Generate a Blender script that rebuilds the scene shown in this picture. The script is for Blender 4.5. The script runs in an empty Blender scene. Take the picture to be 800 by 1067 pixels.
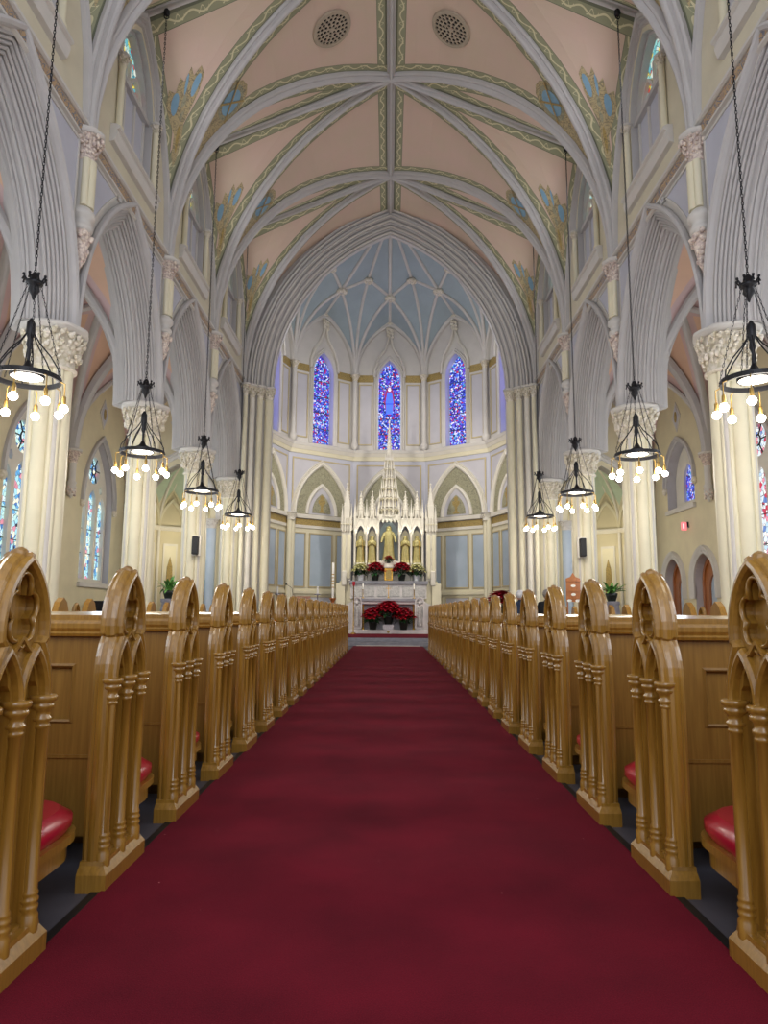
import bpy, math, random
from math import sin, cos, pi, sqrt, radians, acos, atan2
from mathutils import Vector, Matrix
from mathutils.geometry import tessellate_polygon
V3 = Vector
random.seed(7)
sc = bpy.context.scene
col = sc.collection

# ------------------------------------------------------------------ camera, world, light, exposure
cam = bpy.data.cameras.new('camera'); co = bpy.data.objects.new('camera', cam); col.objects.link(co)
cam.sensor_fit = 'HORIZONTAL'; cam.sensor_width = 36.0; cam.lens = 36.0 * 735 / 800
cam.clip_start = 0.05; cam.clip_end = 200
co.matrix_world = (Matrix.Translation((0, 0, 1.072)) @ Matrix.Rotation(radians(0.40), 4, 'Z')
                   @ Matrix.Rotation(radians(98.09), 4, 'X') @ Matrix.Rotation(radians(0.36), 4, 'Z'))
sc.camera = co
w = bpy.data.worlds.new('world'); sc.world = w; w.use_nodes = True
bg = w.node_tree.nodes['Background']; bg.inputs[0].default_value = (0.80, 0.86, 1.0, 1); bg.inputs[1].default_value = 0.9
sc.view_settings.view_transform = 'Standard'; sc.view_settings.look = 'None'
sc.view_settings.gamma = 1; sc.view_settings.use_curve_mapping = False
sc.view_settings.exposure = 0.08
try:
    sc.cycles.use_denoising = True; sc.cycles.max_bounces = 6; sc.cycles.diffuse_bounces = 4
    sc.cycles.glossy_bounces = 2; sc.cycles.sample_clamp_indirect = 6.0
    sc.cycles.caustics_reflective = False; sc.cycles.caustics_refractive = False
except Exception: pass

def lamp(name, kind, loc, energy, color=(1, 1, 1), size=1.0, size_y=None, rot=None, spot=None):
    l = bpy.data.lights.new(name, kind); l.energy = energy; l.color = color
    if kind == 'AREA':
        l.size = size
        if size_y: l.shape = 'RECTANGLE'; l.size_y = size_y
    else: l.shadow_soft_size = size
    if spot: l.spot_size = spot; l.spot_blend = 0.6
    o = bpy.data.objects.new(name, l); col.objects.link(o); o.location = loc
    if rot is not None: o.rotation_euler = rot
    return o

def aim(o, target):
    d = V3(target) - o.location
    o.rotation_euler = d.to_track_quat('-Z', 'Y').to_euler()
    return o

# large fill light added behind the camera, as from an assumed west window
lamp('rear_fill_light', 'AREA', (0, -5.5, 7.5), 620, (0.93, 0.95, 1.0), 7, 9, (radians(90), 0, 0))
BAYS = [4.15, 8.2, 12.25, 16.3, 20.35]
H = 2.025
PIERS = [2.125] + [b + H for b in BAYS]
for s in (-1, 1):
    for b in BAYS:
        # daylight of the aisle windows and of the clerestory windows
        lamp('aisle_window_daylight', 'AREA', (s * 8.25, b, 4.0), 60, (0.86, 0.93, 1.0), 1.6, 3.4, (radians(90), 0, radians(90 * s)))
        lamp('clerestory_daylight', 'AREA', (s * 4.5, b, 11.2), 16, (0.95, 0.95, 1.0), 1.2, 1.0, (radians(90), 0, radians(90 * s)))
for x in (-2.4, 2.4):
    aim(lamp('altar_spotlight', 'SPOT', (x, 22.9, 10.5), 480, (1.0, 0.93, 0.72), 0.15, spot=radians(34)), (0, 28.0, 3.6))
for x in (-1.13, -.67, .67, 1.13): lamp('niche_lamp', 'POINT', (x, 27.9, 4.25), 2.2, (1.0, 0.95, 0.8), 0.04)
lamp('niche_lamp', 'POINT', (0, 27.72, 4.45), 4, (0.95, 1.0, 0.85), 0.06)
for s in (-1, 1):
    aim(lamp('sanctuary_floodlight', 'SPOT', (s * 3.4, 22.95, 8.0), 620, (1.0, 0.94, 0.84), 0.3, spot=radians(110)), (0, 29, 5.0))
    lamp('apse_fill_light', 'POINT', (s * 2.6, 25.6, 11.2), 75, (1.0, 0.97, 0.93), 0.5)  # unseen fill pair, added to lighten the apse vault
    lamp('chapel_lamp', 'POINT', (s * 6.8, 23.6, 3.3), 42, (1.0, 0.90, 0.68), 0.25)

# ------------------------------------------------------------------ materials
def _mat(name):
    m = bpy.data.materials.new(name); m.use_nodes = True
    return m, m.node_tree, m.node_tree.nodes['Principled BSDF']

def lin(h):
    h = h.lstrip('#'); r = []
    for i in (0, 2, 4):
        c = int(h[i:i + 2], 16) / 255
        r.append(c / 12.92 if c <= 0.04045 else ((c + 0.055) / 1.055) ** 2.4)
    return (*r, 1)

def mat(name, hexc, rough=0.6, metal=0.0, var=0.06, scale=6, bump=0.0, bscale=40, coat=0.0, stretch=None, hex2=None, spec=0.5):
    m, nt, b = _mat(name); N = nt.nodes; L = nt.links
    c = lin(hexc)
    tc = N.new('ShaderNodeTexCoord'); mp = N.new('ShaderNodeMapping'); L.new(tc.outputs['Object'], mp.inputs[0])
    if stretch: mp.inputs['Scale'].default_value = stretch
    no = N.new('ShaderNodeTexNoise'); no.inputs['Scale'].default_value = scale; no.inputs['Detail'].default_value = 4
    L.new(mp.outputs[0], no.inputs[0])
    cr = N.new('ShaderNodeValToRGB'); L.new(no.outputs['Fac'], cr.inputs[0])
    c2 = lin(hex2) if hex2 else c
    cr.color_ramp.elements[0].position = 0.35; cr.color_ramp.elements[1].position = 0.65
    cr.color_ramp.elements[0].color = tuple(max(0, x * (1 - var)) for x in c[:3]) + (1,)
    cr.color_ramp.elements[1].color = tuple(min(1, x * (1 + var)) for x in c2[:3]) + (1,)
    L.new(cr.outputs[0], b.inputs['Base Color'])
    b.inputs['Roughness'].default_value = rough; b.inputs['Metallic'].default_value = metal
    b.inputs['Specular IOR Level'].default_value = spec
    if coat: b.inputs['Coat Weight'].default_value = coat; b.inputs['Coat Roughness'].default_value = 0.12
    if bump:
        n2 = N.new('ShaderNodeTexNoise'); n2.inputs['Scale'].default_value = bscale; L.new(mp.outputs[0], n2.inputs[0])
        bp = N.new('ShaderNodeBump'); bp.inputs['Strength'].default_value = bump; bp.inputs['Distance'].default_value = 0.01
        L.new(n2.outputs['Fac'], bp.inputs['Height']); L.new(bp.outputs[0], b.inputs['Normal'])
    return m

def emis(name, hexc, strength):
    m, nt, b = _mat(name)
    b.inputs['Base Color'].default_value = lin(hexc); b.inputs['Emission Color'].default_value = lin(hexc)
    b.inputs['Emission Strength'].default_value = strength
    return m

def glass_mat(name, stops, scale, strength, lead=0.03):
    m, nt, b = _mat(name); N = nt.nodes; L = nt.links
    tc = N.new('ShaderNodeTexCoord')
    vo = N.new('ShaderNodeTexVoronoi'); vo.inputs['Scale'].default_value = scale; L.new(tc.outputs['Object'], vo.inputs[0])
    ve = N.new('ShaderNodeTexVoronoi'); ve.feature = 'DISTANCE_TO_EDGE'; ve.inputs['Scale'].default_value = scale
    L.new(tc.outputs['Object'], ve.inputs[0])
    sp = N.new('ShaderNodeSeparateColor'); L.new(vo.outputs['Color'], sp.inputs[0])
    cr = N.new('ShaderNodeValToRGB'); cr.color_ramp.interpolation = 'CONSTANT'
    while len(cr.color_ramp.elements) < len(stops): cr.color_ramp.elements.new(0.5)
    for e, (p, h) in zip(cr.color_ramp.elements, stops): e.position = p; e.color = lin(h)
    L.new(sp.outputs[0], cr.inputs[0])
    gt = N.new('ShaderNodeMath'); gt.operation = 'GREATER_THAN'; gt.inputs[1].default_value = lead; L.new(ve.outputs[0], gt.inputs[0])
    mx = N.new('ShaderNodeMix'); mx.data_type = 'RGBA'; mx.inputs[6].default_value = (0.01, 0.01, 0.03, 1)
    L.new(gt.outputs[0], mx.inputs[0]); L.new(cr.outputs[0], mx.inputs[7])
    L.new(mx.outputs[2], b.inputs['Emission Color']); b.inputs['Emission Strength'].default_value = strength
    b.inputs['Base Color'].default_value = (0.02, 0.02, 0.04, 1); b.inputs['Roughness'].default_value = 0.2
    return m

def band_mat(name):
    """painted border: dull green with a cream running scroll, by UV (u across, v metres along)"""
    m, nt, b = _mat(name); N = nt.nodes; L = nt.links
    uv = N.new('ShaderNodeUVMap'); sx = N.new('ShaderNodeSeparateXYZ'); L.new(uv.outputs[0], sx.inputs[0])
    def math(op, a, c=None, v=None):
        n = N.new('ShaderNodeMath'); n.operation = op
        if isinstance(a, float): n.inputs[0].default_value = a
        else: L.new(a, n.inputs[0])
        if c is not None:
            if isinstance(c, float): n.inputs[1].default_value = c
            else: L.new(c, n.inputs[1])
        return n.outputs[0]
    u, v = sx.outputs[0], sx.outputs[1]
    s1 = math('SINE', math('MULTIPLY', v, 13.0))
    s2 = math('SINE', math('ADD', math('MULTIPLY', v, 39.0), 0.8))
    wav = math('ADD', math('MULTIPLY', s1, 0.2), 0.5)
    wav2 = math('ADD', math('MULTIPLY', s2, 0.24), 0.5)
    l1 = math('LESS_THAN', math('ABSOLUTE', math('SUBTRACT', u, wav)), 0.075)
    l2 = math('LESS_THAN', math('ABSOLUTE', math('SUBTRACT', u, wav2)), 0.05)
    l2 = math('MULTIPLY', l2, math('GREATER_THAN', math('SINE', math('MULTIPLY', v, 13.0)), 0.1))
    ln = math('MAXIMUM', l1, l2)
    ed = math('GREATER_THAN', math('ABSOLUTE', math('SUBTRACT', u, 0.5)), 0.45)
    mx = N.new('ShaderNodeMix'); mx.data_type = 'RGBA'; L.new(ln, mx.inputs[0])
    mx.inputs[6].default_value = lin('#96977a'); mx.inputs[7].default_value = lin('#d3cca6')
    m2 = N.new('ShaderNodeMix'); m2.data_type = 'RGBA'; L.new(ed, m2.inputs[0]); L.new(mx.outputs[2], m2.inputs[6])
    m2.inputs[7].default_value = lin('#6c6f5c')
    L.new(m2.outputs[2], b.inputs['Base Color']); b.inputs['Roughness'].default_value = 0.8
    return m

def scroll_mat(name, h1, h2, scale=9, rough=0.6, metal=0.0, thr=0.5, hard=0.06):
    """gilt or painted foliage: wavy contour pattern of two colours"""
    m, nt, b = _mat(name); N = nt.nodes; L = nt.links
    tc = N.new('ShaderNodeTexCoord'); no = N.new('ShaderNodeTexNoise'); no.inputs['Scale'].default_value = scale
    no.inputs['Distortion'].default_value = 2.0; no.inputs['Detail'].default_value = 1.5
    L.new(tc.outputs['Object'], no.inputs[0])
    mm = N.new('ShaderNodeMath'); mm.operation = 'MULTIPLY'; mm.inputs[1].default_value = 28; L.new(no.outputs['Fac'], mm.inputs[0])
    si = N.new('ShaderNodeMath'); si.operation = 'SINE'; L.new(mm.outputs[0], si.inputs[0])
    cr = N.new('ShaderNodeValToRGB'); L.new(si.outputs[0], cr.inputs[0])
    cr.color_ramp.elements[0].position = max(0, thr - hard); cr.color_ramp.elements[1].position = thr + hard
    cr.color_ramp.elements[0].color = lin(h1); cr.color_ramp.elements[1].color = lin(h2)
    L.new(cr.outputs[0], b.inputs['Base Color']); b.inputs['Roughness'].default_value = rough; b.inputs['Metallic'].default_value = metal
    bp = N.new('ShaderNodeBump'); bp.inputs['Strength'].default_value = 0.3; bp.inputs['Distance'].default_value = 0.02
    L.new(si.outputs[0], bp.inputs['Height']); L.new(bp.outputs[0], b.inputs['Normal'])
    return m

def wood_mat(name, h1, h2, rough=0.28, coat=0.6):
    m, nt, b = _mat(name); N = nt.nodes; L = nt.links
    tc = N.new('ShaderNodeTexCoord'); mp = N.new('ShaderNodeMapping'); L.new(tc.outputs['Object'], mp.inputs[0])
    mp.inputs['Scale'].default_value = (26, 26, 1.5)
    no = N.new('ShaderNodeTexNoise'); no.inputs['Scale'].default_value = 3.0; no.inputs['Detail'].default_value = 6
    no.inputs['Distortion'].default_value = 0.2; L.new(mp.outputs[0], no.inputs[0])
    cr = N.new('ShaderNodeValToRGB'); L.new(no.outputs['Fac'], cr.inputs[0])
    cr.color_ramp.elements[0].position = 0.3; cr.color_ramp.elements[1].position = 0.7
    cr.color_ramp.elements[0].color = lin(h1); cr.color_ramp.elements[1].color = lin(h2)
    oi = N.new('ShaderNodeObjectInfo'); hs = N.new('ShaderNodeHueSaturation')
    mr = N.new('ShaderNodeMapRange'); mr.inputs[3].default_value = 0.92; mr.inputs[4].default_value = 1.08
    L.new(oi.outputs['Random'], mr.inputs[0]); L.new(mr.outputs[0], hs.inputs['Value']); L.new(cr.outputs[0], hs.inputs['Color'])
    L.new(hs.outputs[0], b.inputs['Base Color'])
    b.inputs['Roughness'].default_value = rough; b.inputs['Coat Weight'].default_value = coat; b.inputs['Coat Roughness'].default_value = 0.15
    return m

def carpet_mat():
    m, nt, b = _mat('red_carpet'); N = nt.nodes; L = nt.links
    tc = N.new('ShaderNodeTexCoord')
    n1 = N.new('ShaderNodeTexNoise'); n1.inputs['Scale'].default_value = 260; L.new(tc.outputs['Object'], n1.inputs[0])
    n2 = N.new('ShaderNodeTexNoise'); n2.inputs['Scale'].default_value = 2.2; n2.inputs['Detail'].default_value = 5; L.new(tc.outputs['Object'], n2.inputs[0])
    ad = N.new('ShaderNodeMath'); ad.operation = 'ADD'; L.new(n1.outputs['Fac'], ad.inputs[0]); L.new(n2.outputs['Fac'], ad.inputs[1])
    cr = N.new('ShaderNodeValToRGB'); mr = N.new('ShaderNodeMapRange'); mr.inputs[1].default_value = 0.4; mr.inputs[2].default_value = 1.6
    L.new(ad.outputs[0], mr.inputs[0]); L.new(mr.outputs[0], cr.inputs[0])
    cr.color_ramp.elements[0].position = 0.25; cr.color_ramp.elements[1].position = 0.8
    cr.color_ramp.elements[0].color = lin('#4a0815'); cr.color_ramp.elements[1].color = lin('#701022')
    vo = N.new('ShaderNodeTexVoronoi'); vo.inputs['Scale'].default_value = 7; L.new(tc.outputs['Object'], vo.inputs[0])
    lt = N.new('ShaderNodeMath'); lt.operation = 'LESS_THAN'; lt.inputs[1].default_value = 0.022; L.new(vo.outputs['Distance'], lt.inputs[0])
    mx = N.new('ShaderNodeMix'); mx.data_type = 'RGBA'; L.new(lt.outputs[0], mx.inputs[0]); L.new(cr.outputs[0], mx.inputs[6]); mx.inputs[7].default_value = lin('#c98b8b')
    L.new(mx.outputs[2], b.inputs['Base Color']); b.inputs['Roughness'].default_value = 0.95
    b.inputs['Specular IOR Level'].default_value = 0.1
    b.inputs['Sheen Weight'].default_value = 0.1; b.inputs['Sheen Tint'].default_value = lin('#c06070')
    bp = N.new('ShaderNodeBump'); bp.inputs['Strength'].default_value = 0.5; bp.inputs['Distance'].default_value = 0.004
    L.new(n1.outputs['Fac'], bp.inputs['Height']); L.new(bp.outputs[0], b.inputs['Normal'])
    return m

M = dict(
    wood=wood_mat('golden_oak', '#86601f', '#a2772f'),
    wood_back=wood_mat('golden_oak_panel', '#7f5a22', '#946d2e', 0.4, 0.35),
    wood_red=wood_mat('orange_wood', '#8a4f27', '#b8743f'),
    vinyl=mat('red_vinyl', '#b01530', 0.3, var=0.05, scale=8, coat=0.3),
    carpet=carpet_mat(),
    slate=mat('grey_tile', '#4d4b52', 0.5, var=0.15, scale=3),
    black=mat('black_edge', '#0c0c10', 0.5, var=0.1),
    stone=mat('grey_painted_stone', '#b9b6b5', 0.6, var=0.03, scale=3),
    stone2=mat('light_grey_painted_stone', '#cbc7c1', 0.6, var=0.03, scale=3),
    cream=mat('cream_paint', '#dcd5ba', 0.5, var=0.03, scale=2.5),
    white=mat('warm_white_paint', '#d9d4c8', 0.5, var=0.03, scale=3),
    yellow=mat('pale_yellow_plaster', '#d3c9a9', 0.7, var=0.04, scale=2),
    lilac=mat('lilac_plaster', '#bcbdc9', 0.7, var=0.03, scale=2),
    lilac2=mat('light_lilac_panel', '#bebcc2', 0.7, var=0.03, scale=2),
    tan=mat('tan_line_paint', '#b9ab88', 0.7, var=0.04),
    yellow2=mat('clerestory_plaster', '#cfc7b0', 0.7, var=0.04, scale=2),
    peach=mat('peach_plaster', '#d2bda8', 0.8, var=0.04, scale=1.2, hex2='#cfb5a6'),
    pink=mat('pink_plaster', '#cbb0af', 0.8, var=0.04, scale=1.5),
    apeach=mat('aisle_peach_plaster', '#d9b59c', 0.8, var=0.04, scale=1.2),
    band=band_mat('scroll_border'),
    blue=mat('dusty_blue_plaster', '#9fadb3', 0.8, var=0.05, scale=1.5),
    bluep=mat('pale_blue_panel', '#a9b8c6', 0.6, var=0.05, scale=1.0, hex2='#afbccb'),
    green=mat('sage_green_plaster', '#b9c9b4', 0.8, var=0.04),
    sage=scroll_mat('sage_scroll_painting', '#a09d82', '#86836c', 5),
    gold=scroll_mat('gilt_frieze', '#b39a5c', '#8a7a4e', 9, 0.5, 0.2),
    gilt=mat('gilt', '#c79b45', 0.35, 0.7, 0.2, 12, 0.4, 30),
    leafgold=scroll_mat('carved_foliage_band', '#b59a78', '#777a84', 7, 0.6),
    rosecap=mat('rose_tinted_foliage', '#c9b4ae', 0.6, var=0.2, scale=22, hex2='#dcd0c2'),
    capital=mat('carved_cream_foliage', '#d8cfb4', 0.6, var=0.14, scale=14, hex2='#ddd6cb'),
    iron=mat('black_iron', '#232327', 0.45, 0.5, var=0.1),
    brass=mat('brass', '#a98a4a', 0.35, 0.8),
    bulb=emis('lit_bulb', '#fff6ec', 30.0),
    downlight=emis('lit_lens', '#fff6e6', 7.0),
    statue=mat('gilded_cream_statue', '#a59a64', 0.45, 0.1, 0.15, 9, 0.3, 25),
    marble=mat('white_veined_marble', '#d9d3d0', 0.3, var=0.14, scale=5, hex2='#cfc8c6'),
    relief=mat('grey_marble_relief', '#b9b6b4', 0.45, var=0.2, scale=16, bump=0.8, bscale=22),
    shelf=mat('grey_marble_shelf', '#86858c', 0.35, var=0.1, scale=8),
    red=mat('poinsettia_red', '#b80d2a', 0.55, var=0.3, scale=20),
    whitefl=mat('poinsettia_cream', '#e9e6b4', 0.55, var=0.1, scale=20),
    leaf=mat('leaf_green', '#1f4a24', 0.5, var=0.3, scale=15),
    fern=mat('fern_green', '#3c7a3a', 0.5, var=0.3, scale=12, hex2='#6fa44e'),
    pot=mat('dark_pot', '#1c2420', 0.4),
    potw=mat('white_foil_pot', '#dfe3e8', 0.4),
    urn=mat('grey_urn', '#9c9aa5', 0.5, var=0.15, scale=10),
    wax=mat('white_wax', '#efece4', 0.4, var=0.02),
    ovalb=mat('painted_sky_blue', '#7fa3bb', 0.8, var=0.06),
    tanp=scroll_mat('painted_tan_foliage', '#b9a77e', '#8c8266', 6),
    speaker=mat('speaker_grille', '#15161b', 0.6),
    skin=mat('skin', '#c79a86', 0.6, var=0.05), hairw=mat('white_hair', '#d6d6da', 0.8, var=0.1, scale=30),
    hairg=mat('grey_hair', '#8d8883', 0.8, var=0.2, scale=30),
    navy=mat('navy_cloth', '#1b2a44', 0.8, var=0.1), blackc=mat('black_cloth', '#111319', 0.85, var=0.1),
    grille=mat('dark_void', '#15120f', 0.9), bronze=mat('grille_tracery', '#a89a86', 0.6, var=0.05),
    exitp=emis('exit_sign_pink', '#f2848c', 0.8), exitw=emis('exit_sign_letters', '#fff0f0', 1.0),
    lace=mat('white_cloth', '#dcd9de', 0.8, var=0.08, scale=20),
    dcloth=mat('dark_lectern_cloth', '#1a1b22', 0.8),
)
M['gl_apse'] = glass_mat('stained_glass_blue', [(0, '#1b2fae'), (0.22, '#3c62e8'), (0.4, '#0f1c70'), (0.52, '#a9c4ff'), (0.66, '#6a3fd8'), (0.80, '#c2203e'), (0.88, '#e9e4ff'), (0.95, '#3fb0d8')], 17, 1.15)
M['gl_aisle'] = glass_mat('stained_glass_pale', [(0, '#a9dcea'), (0.25, '#5aa5d8'), (0.4, '#d9eff5'), (0.6, '#2c6fb8'), (0.72, '#bfe6df'), (0.86, '#d78a9c'), (0.93, '#f4f0d8')], 9, 1.15)
M['gl_red'] = glass_mat('stained_glass_rose', [(0, '#dfe8f0'), (0.3, '#e58aa0'), (0.42, '#f3f0ec'), (0.6, '#cf2447'), (0.75, '#bcd6e6'), (0.9, '#5a7fc0')], 9, 1.15)
M['gl_clere'] = glass_mat('stained_glass_mixed', [(0, '#9ad8d0'), (0.3, '#c8402f'), (0.45, '#e8d24e'), (0.6, '#5fb7c4'), (0.8, '#dfe9da')], 9, 0.9)
M['glblue'] = emis('glass_figure_blue', '#3f63e6', 1.0); M['glred'] = emis('glass_figure_red', '#8a2458', 0.7); M['glwhite'] = emis('glass_figure_pale', '#dcdcff', 1.0)

# ------------------------------------------------------------------ mesh helpers
class MB:
    def __init__(s): s.v = []; s.f = []; s.m = []; s.sm = []; s.uv = []; s.mats = []
    def mi(s, m):
        m = M[m] if isinstance(m, str) else m
        if m not in s.mats: s.mats.append(m)
        return s.mats.index(m)
    def add(s, vs, fs, m, smooth=False, uvs=None):
        k = len(s.v); i = s.mi(m); s.v += [tuple(p) for p in vs]
        for n, f in enumerate(fs):
            s.f.append([k + j for j in f]); s.m.append(i); s.sm.append(smooth); s.uv.append(uvs[n] if uvs else None)
        return s
    def xf(s, T):
        s.v = [tuple(T @ V3(p)) for p in s.v]; return s
    def mirror(s):
        s.v = [(-x, y, z) for x, y, z in s.v]; s.f = [f[::-1] for f in s.f]
        s.uv = [u[::-1] if u else None for u in s.uv]; return s
    def build(s, name, parent=None, loc=None):
        me = bpy.data.meshes.new(name); me.from_pydata(s.v, [], s.f)
        for m in s.mats: me.materials.append(m)
        me.polygons.foreach_set('material_index', s.m); me.polygons.foreach_set('use_smooth', s.sm)
        if any(s.uv):
            ul = me.uv_layers.new(name='UVMap')
            for p, u in zip(me.polygons, s.uv):
                if u:
                    for j, li in enumerate(p.loop_indices): ul.data[li].uv = u[j]
        me.update()
        o = bpy.data.objects.new(name, me); col.objects.link(o)
        if parent: o.parent = parent
        if loc: o.location = loc
        return o

def box(mb, x0, x1, y0, y1, z0, z1, m, ch=0.0):
    if x0 > x1: x0, x1 = x1, x0
    if y0 > y1: y0, y1 = y1, y0
    if ch <= 0:
        v = [(x, y, z) for z in (z0, z1) for y in (y0, y1) for x in (x0, x1)]
        mb.add(v, [(0, 2, 3, 1), (4, 5, 7, 6), (0, 1, 5, 4), (2, 6, 7, 3), (0, 4, 6, 2), (1, 3, 7, 5)], m)
    else:
        loops = []
        for z, c in ((z0, ch), (z0 + ch, 0), (z1 - ch, 0), (z1, ch)):
            a0, a1, b0, b1 = x0 + c, x1 - c, y0 + c, y1 - c; d = ch * 0.6
            loops.append([(a0 + d, b0, z), (a1 - d, b0, z), (a1, b0 + d, z), (a1, b1 - d, z), (a1 - d, b1, z), (a0 + d, b1, z), (a0, b1 - d, z), (a0, b0 + d, z)])
        loft(mb, loops, m)
def loft(mb, loops, m, smooth=False, caps=True, closed=True):
    n = len(loops[0]); vs = [p for l in loops for p in l]; fs = []
    for i in range(len(loops) - 1):
        for j in range(n if closed else n - 1):
            k = (j + 1) % n
            fs.append((i * n + j, i * n + k, (i + 1) * n + k, (i + 1) * n + j))
    mb.add(vs, fs, m, smooth)
    if caps and closed:
        mb.add(loops[0], [tuple(range(n))[::-1]], m); mb.add(loops[-1], [tuple(range(n))], m)
def lathe(mb, prof, m, c=(0, 0, 0), n=16, smooth=True, lobes=0, amp=0.0, sq=1.0, ph=0.0):
    loops = []
    for r, z in prof:
        L = []
        for k in range(n):
            a = 2 * pi * k / n + ph
            rr = r * (1 + amp * cos(lobes * a)) if lobes else r
            L.append((c[0] + rr * cos(a), c[1] + rr * sin(a) * sq, c[2] + z))
        loops.append(L)
    loft(mb, loops, m, smooth)
def tube(mb, pts, r, m, n=6, smooth=True, caps=True):
    pts = [V3(p) for p in pts]; rs = r if isinstance(r, (list, tuple)) else [r] * len(pts); loops = []
    up = None
    for i, p in enumerate(pts):
        t = (pts[min(i + 1, len(pts) - 1)] - pts[max(i - 1, 0)]).normalized()
        if up is None: up = V3((0, 0, 1)) if abs(t.z) < 0.9 else V3((1, 0, 0))
        a = t.cross(up)
        if a.length < 1e-4: a = t.cross(V3((0, 1, 0)))
        a.normalize(); b = a.cross(t).normalized(); up = b
        loops.append([p + (a * cos(2 * pi * k / n) + b * sin(2 * pi * k / n)) * rs[i] for k in range(n)])
    loft(mb, loops, m, smooth, caps)
def ball(mb, c, r, m, n=8, k=5, sc_=(1, 1, 1), smooth=True):
    prof = []
    vs = []; fs = []
    for i in range(k + 1):
        t = pi * i / k
        for j in range(n):
            a = 2 * pi * j / n
            vs.append((c[0] + r * sc_[0] * sin(t) * cos(a), c[1] + r * sc_[1] * sin(t) * sin(a), c[2] + r * sc_[2] * cos(t)))
    for i in range(k):
        for j in range(n):
            q = (j + 1) % n
            fs.append((i * n + j, (i + 1) * n + j, (i + 1) * n + q, i * n + q))
    mb.add(vs, fs, m, smooth)

class Fr:
    """a flat working plane: u along, v up, b out of the plane"""
    def __init__(s, O, U, B, V=(0, 0, 1)): s.O = V3(O); s.U = V3(U).normalized(); s.B = V3(B).normalized(); s.V = V3(V)
    def p(s, u, v, b=0): return s.O + s.U * u + s.V * v + s.B * b

def area2(P): return sum(P[i][0] * P[(i + 1) % len(P)][1] - P[(i + 1) % len(P)][0] * P[i][1] for i in range(len(P))) / 2
def plate(mb, outer, holes, fr, b0, b1, m, msides=None, back=False):
    """solid plate from b0 (back) to b1 (front) with holes"""
    loops = [outer] + list(holes)
    tl = [[V3((p[0], p[1], 0)) for p in l] for l in loops]
    flat = [p for l in loops for p in l]
    tris = tessellate_polygon(tl)
    mb.add([fr.p(p[0], p[1], b1) for p in flat], tris, m)
    if back: mb.add([fr.p(p[0], p[1], b0) for p in flat], tris, m)
    if abs(b1 - b0) > 1e-6:
        for l in loops:
            n = len(l)
            mb.add([fr.p(p[0], p[1], b1) for p in l] + [fr.p(p[0], p[1], b0) for p in l],
                   [(i, (i + 1) % n, n + (i + 1) % n, n + i) for i in range(n)], msides or m)
def sweep(mb, path, prof, fr, m, closed=False, smooth=False, caps=True):
    """path of (u, v); profile of (n, b): n to the left-hand (outer) side of the path, b out of plane"""
    n = len(path); loops = []
    for i in range(n):
        p = path[i]
        a = path[i - 1] if (i > 0 or closed) else None
        c = path[(i + 1) % n] if (i < n - 1 or closed) else None
        def nr(p0, p1):
            dx, dy = p1[0] - p0[0], p1[1] - p0[1]; l = sqrt(dx * dx + dy * dy) or 1
            return (-dy / l, dx / l)
        if a is None: N = nr(p, c); k = 1
        elif c is None: N = nr(a, p); k = 1
        else:
            n1, n2 = nr(a, p), nr(p, c); sx, sy = n1[0] + n2[0], n1[1] + n2[1]; l = sqrt(sx * sx + sy * sy) or 1
            N = (sx / l, sy / l); d = max(0.45, N[0] * n1[0] + N[1] * n1[1]); k = 1 / d
        loops.append([fr.p(p[0] + N[0] * q[0] * k, p[1] + N[1] * q[0] * k, q[1]) for q in prof])
    if closed: loops.append(loops[0])
    loft(mb, loops, m, smooth, caps and not closed)
def pointed(w, r, n=10, cu=0.0, z0=0.0, leg=None):
    c = (r * r - w * w) / (2 * w); R = w + c
    a1 = acos(max(-1, min(1, c / R)))
    pts = []
    for i in range(n + 1):
        a = a1 * i / n; pts.append((-(-c + R * cos(a)), R * sin(a)))
    pts += [(-p[0], p[1]) for p in pts[-2::-1]]
    pts = [(cu + p[0], z0 + p[1]) for p in pts]
    if leg is not None: pts = [(cu - w, leg)] + pts + [(cu + w, leg)]
    return pts
def inset(path, d):
    """offset an open path to its left-hand side by d"""
    out = []; n = len(path)
    for i in range(n):
        a, c = path[max(i - 1, 0)], path[min(i + 1, n - 1)]
        dx, dy = c[0] - a[0], c[1] - a[1]; l = sqrt(dx * dx + dy * dy) or 1
        out.append((path[i][0] - dy / l * d, path[i][1] + dx / l * d))
    return out
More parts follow.
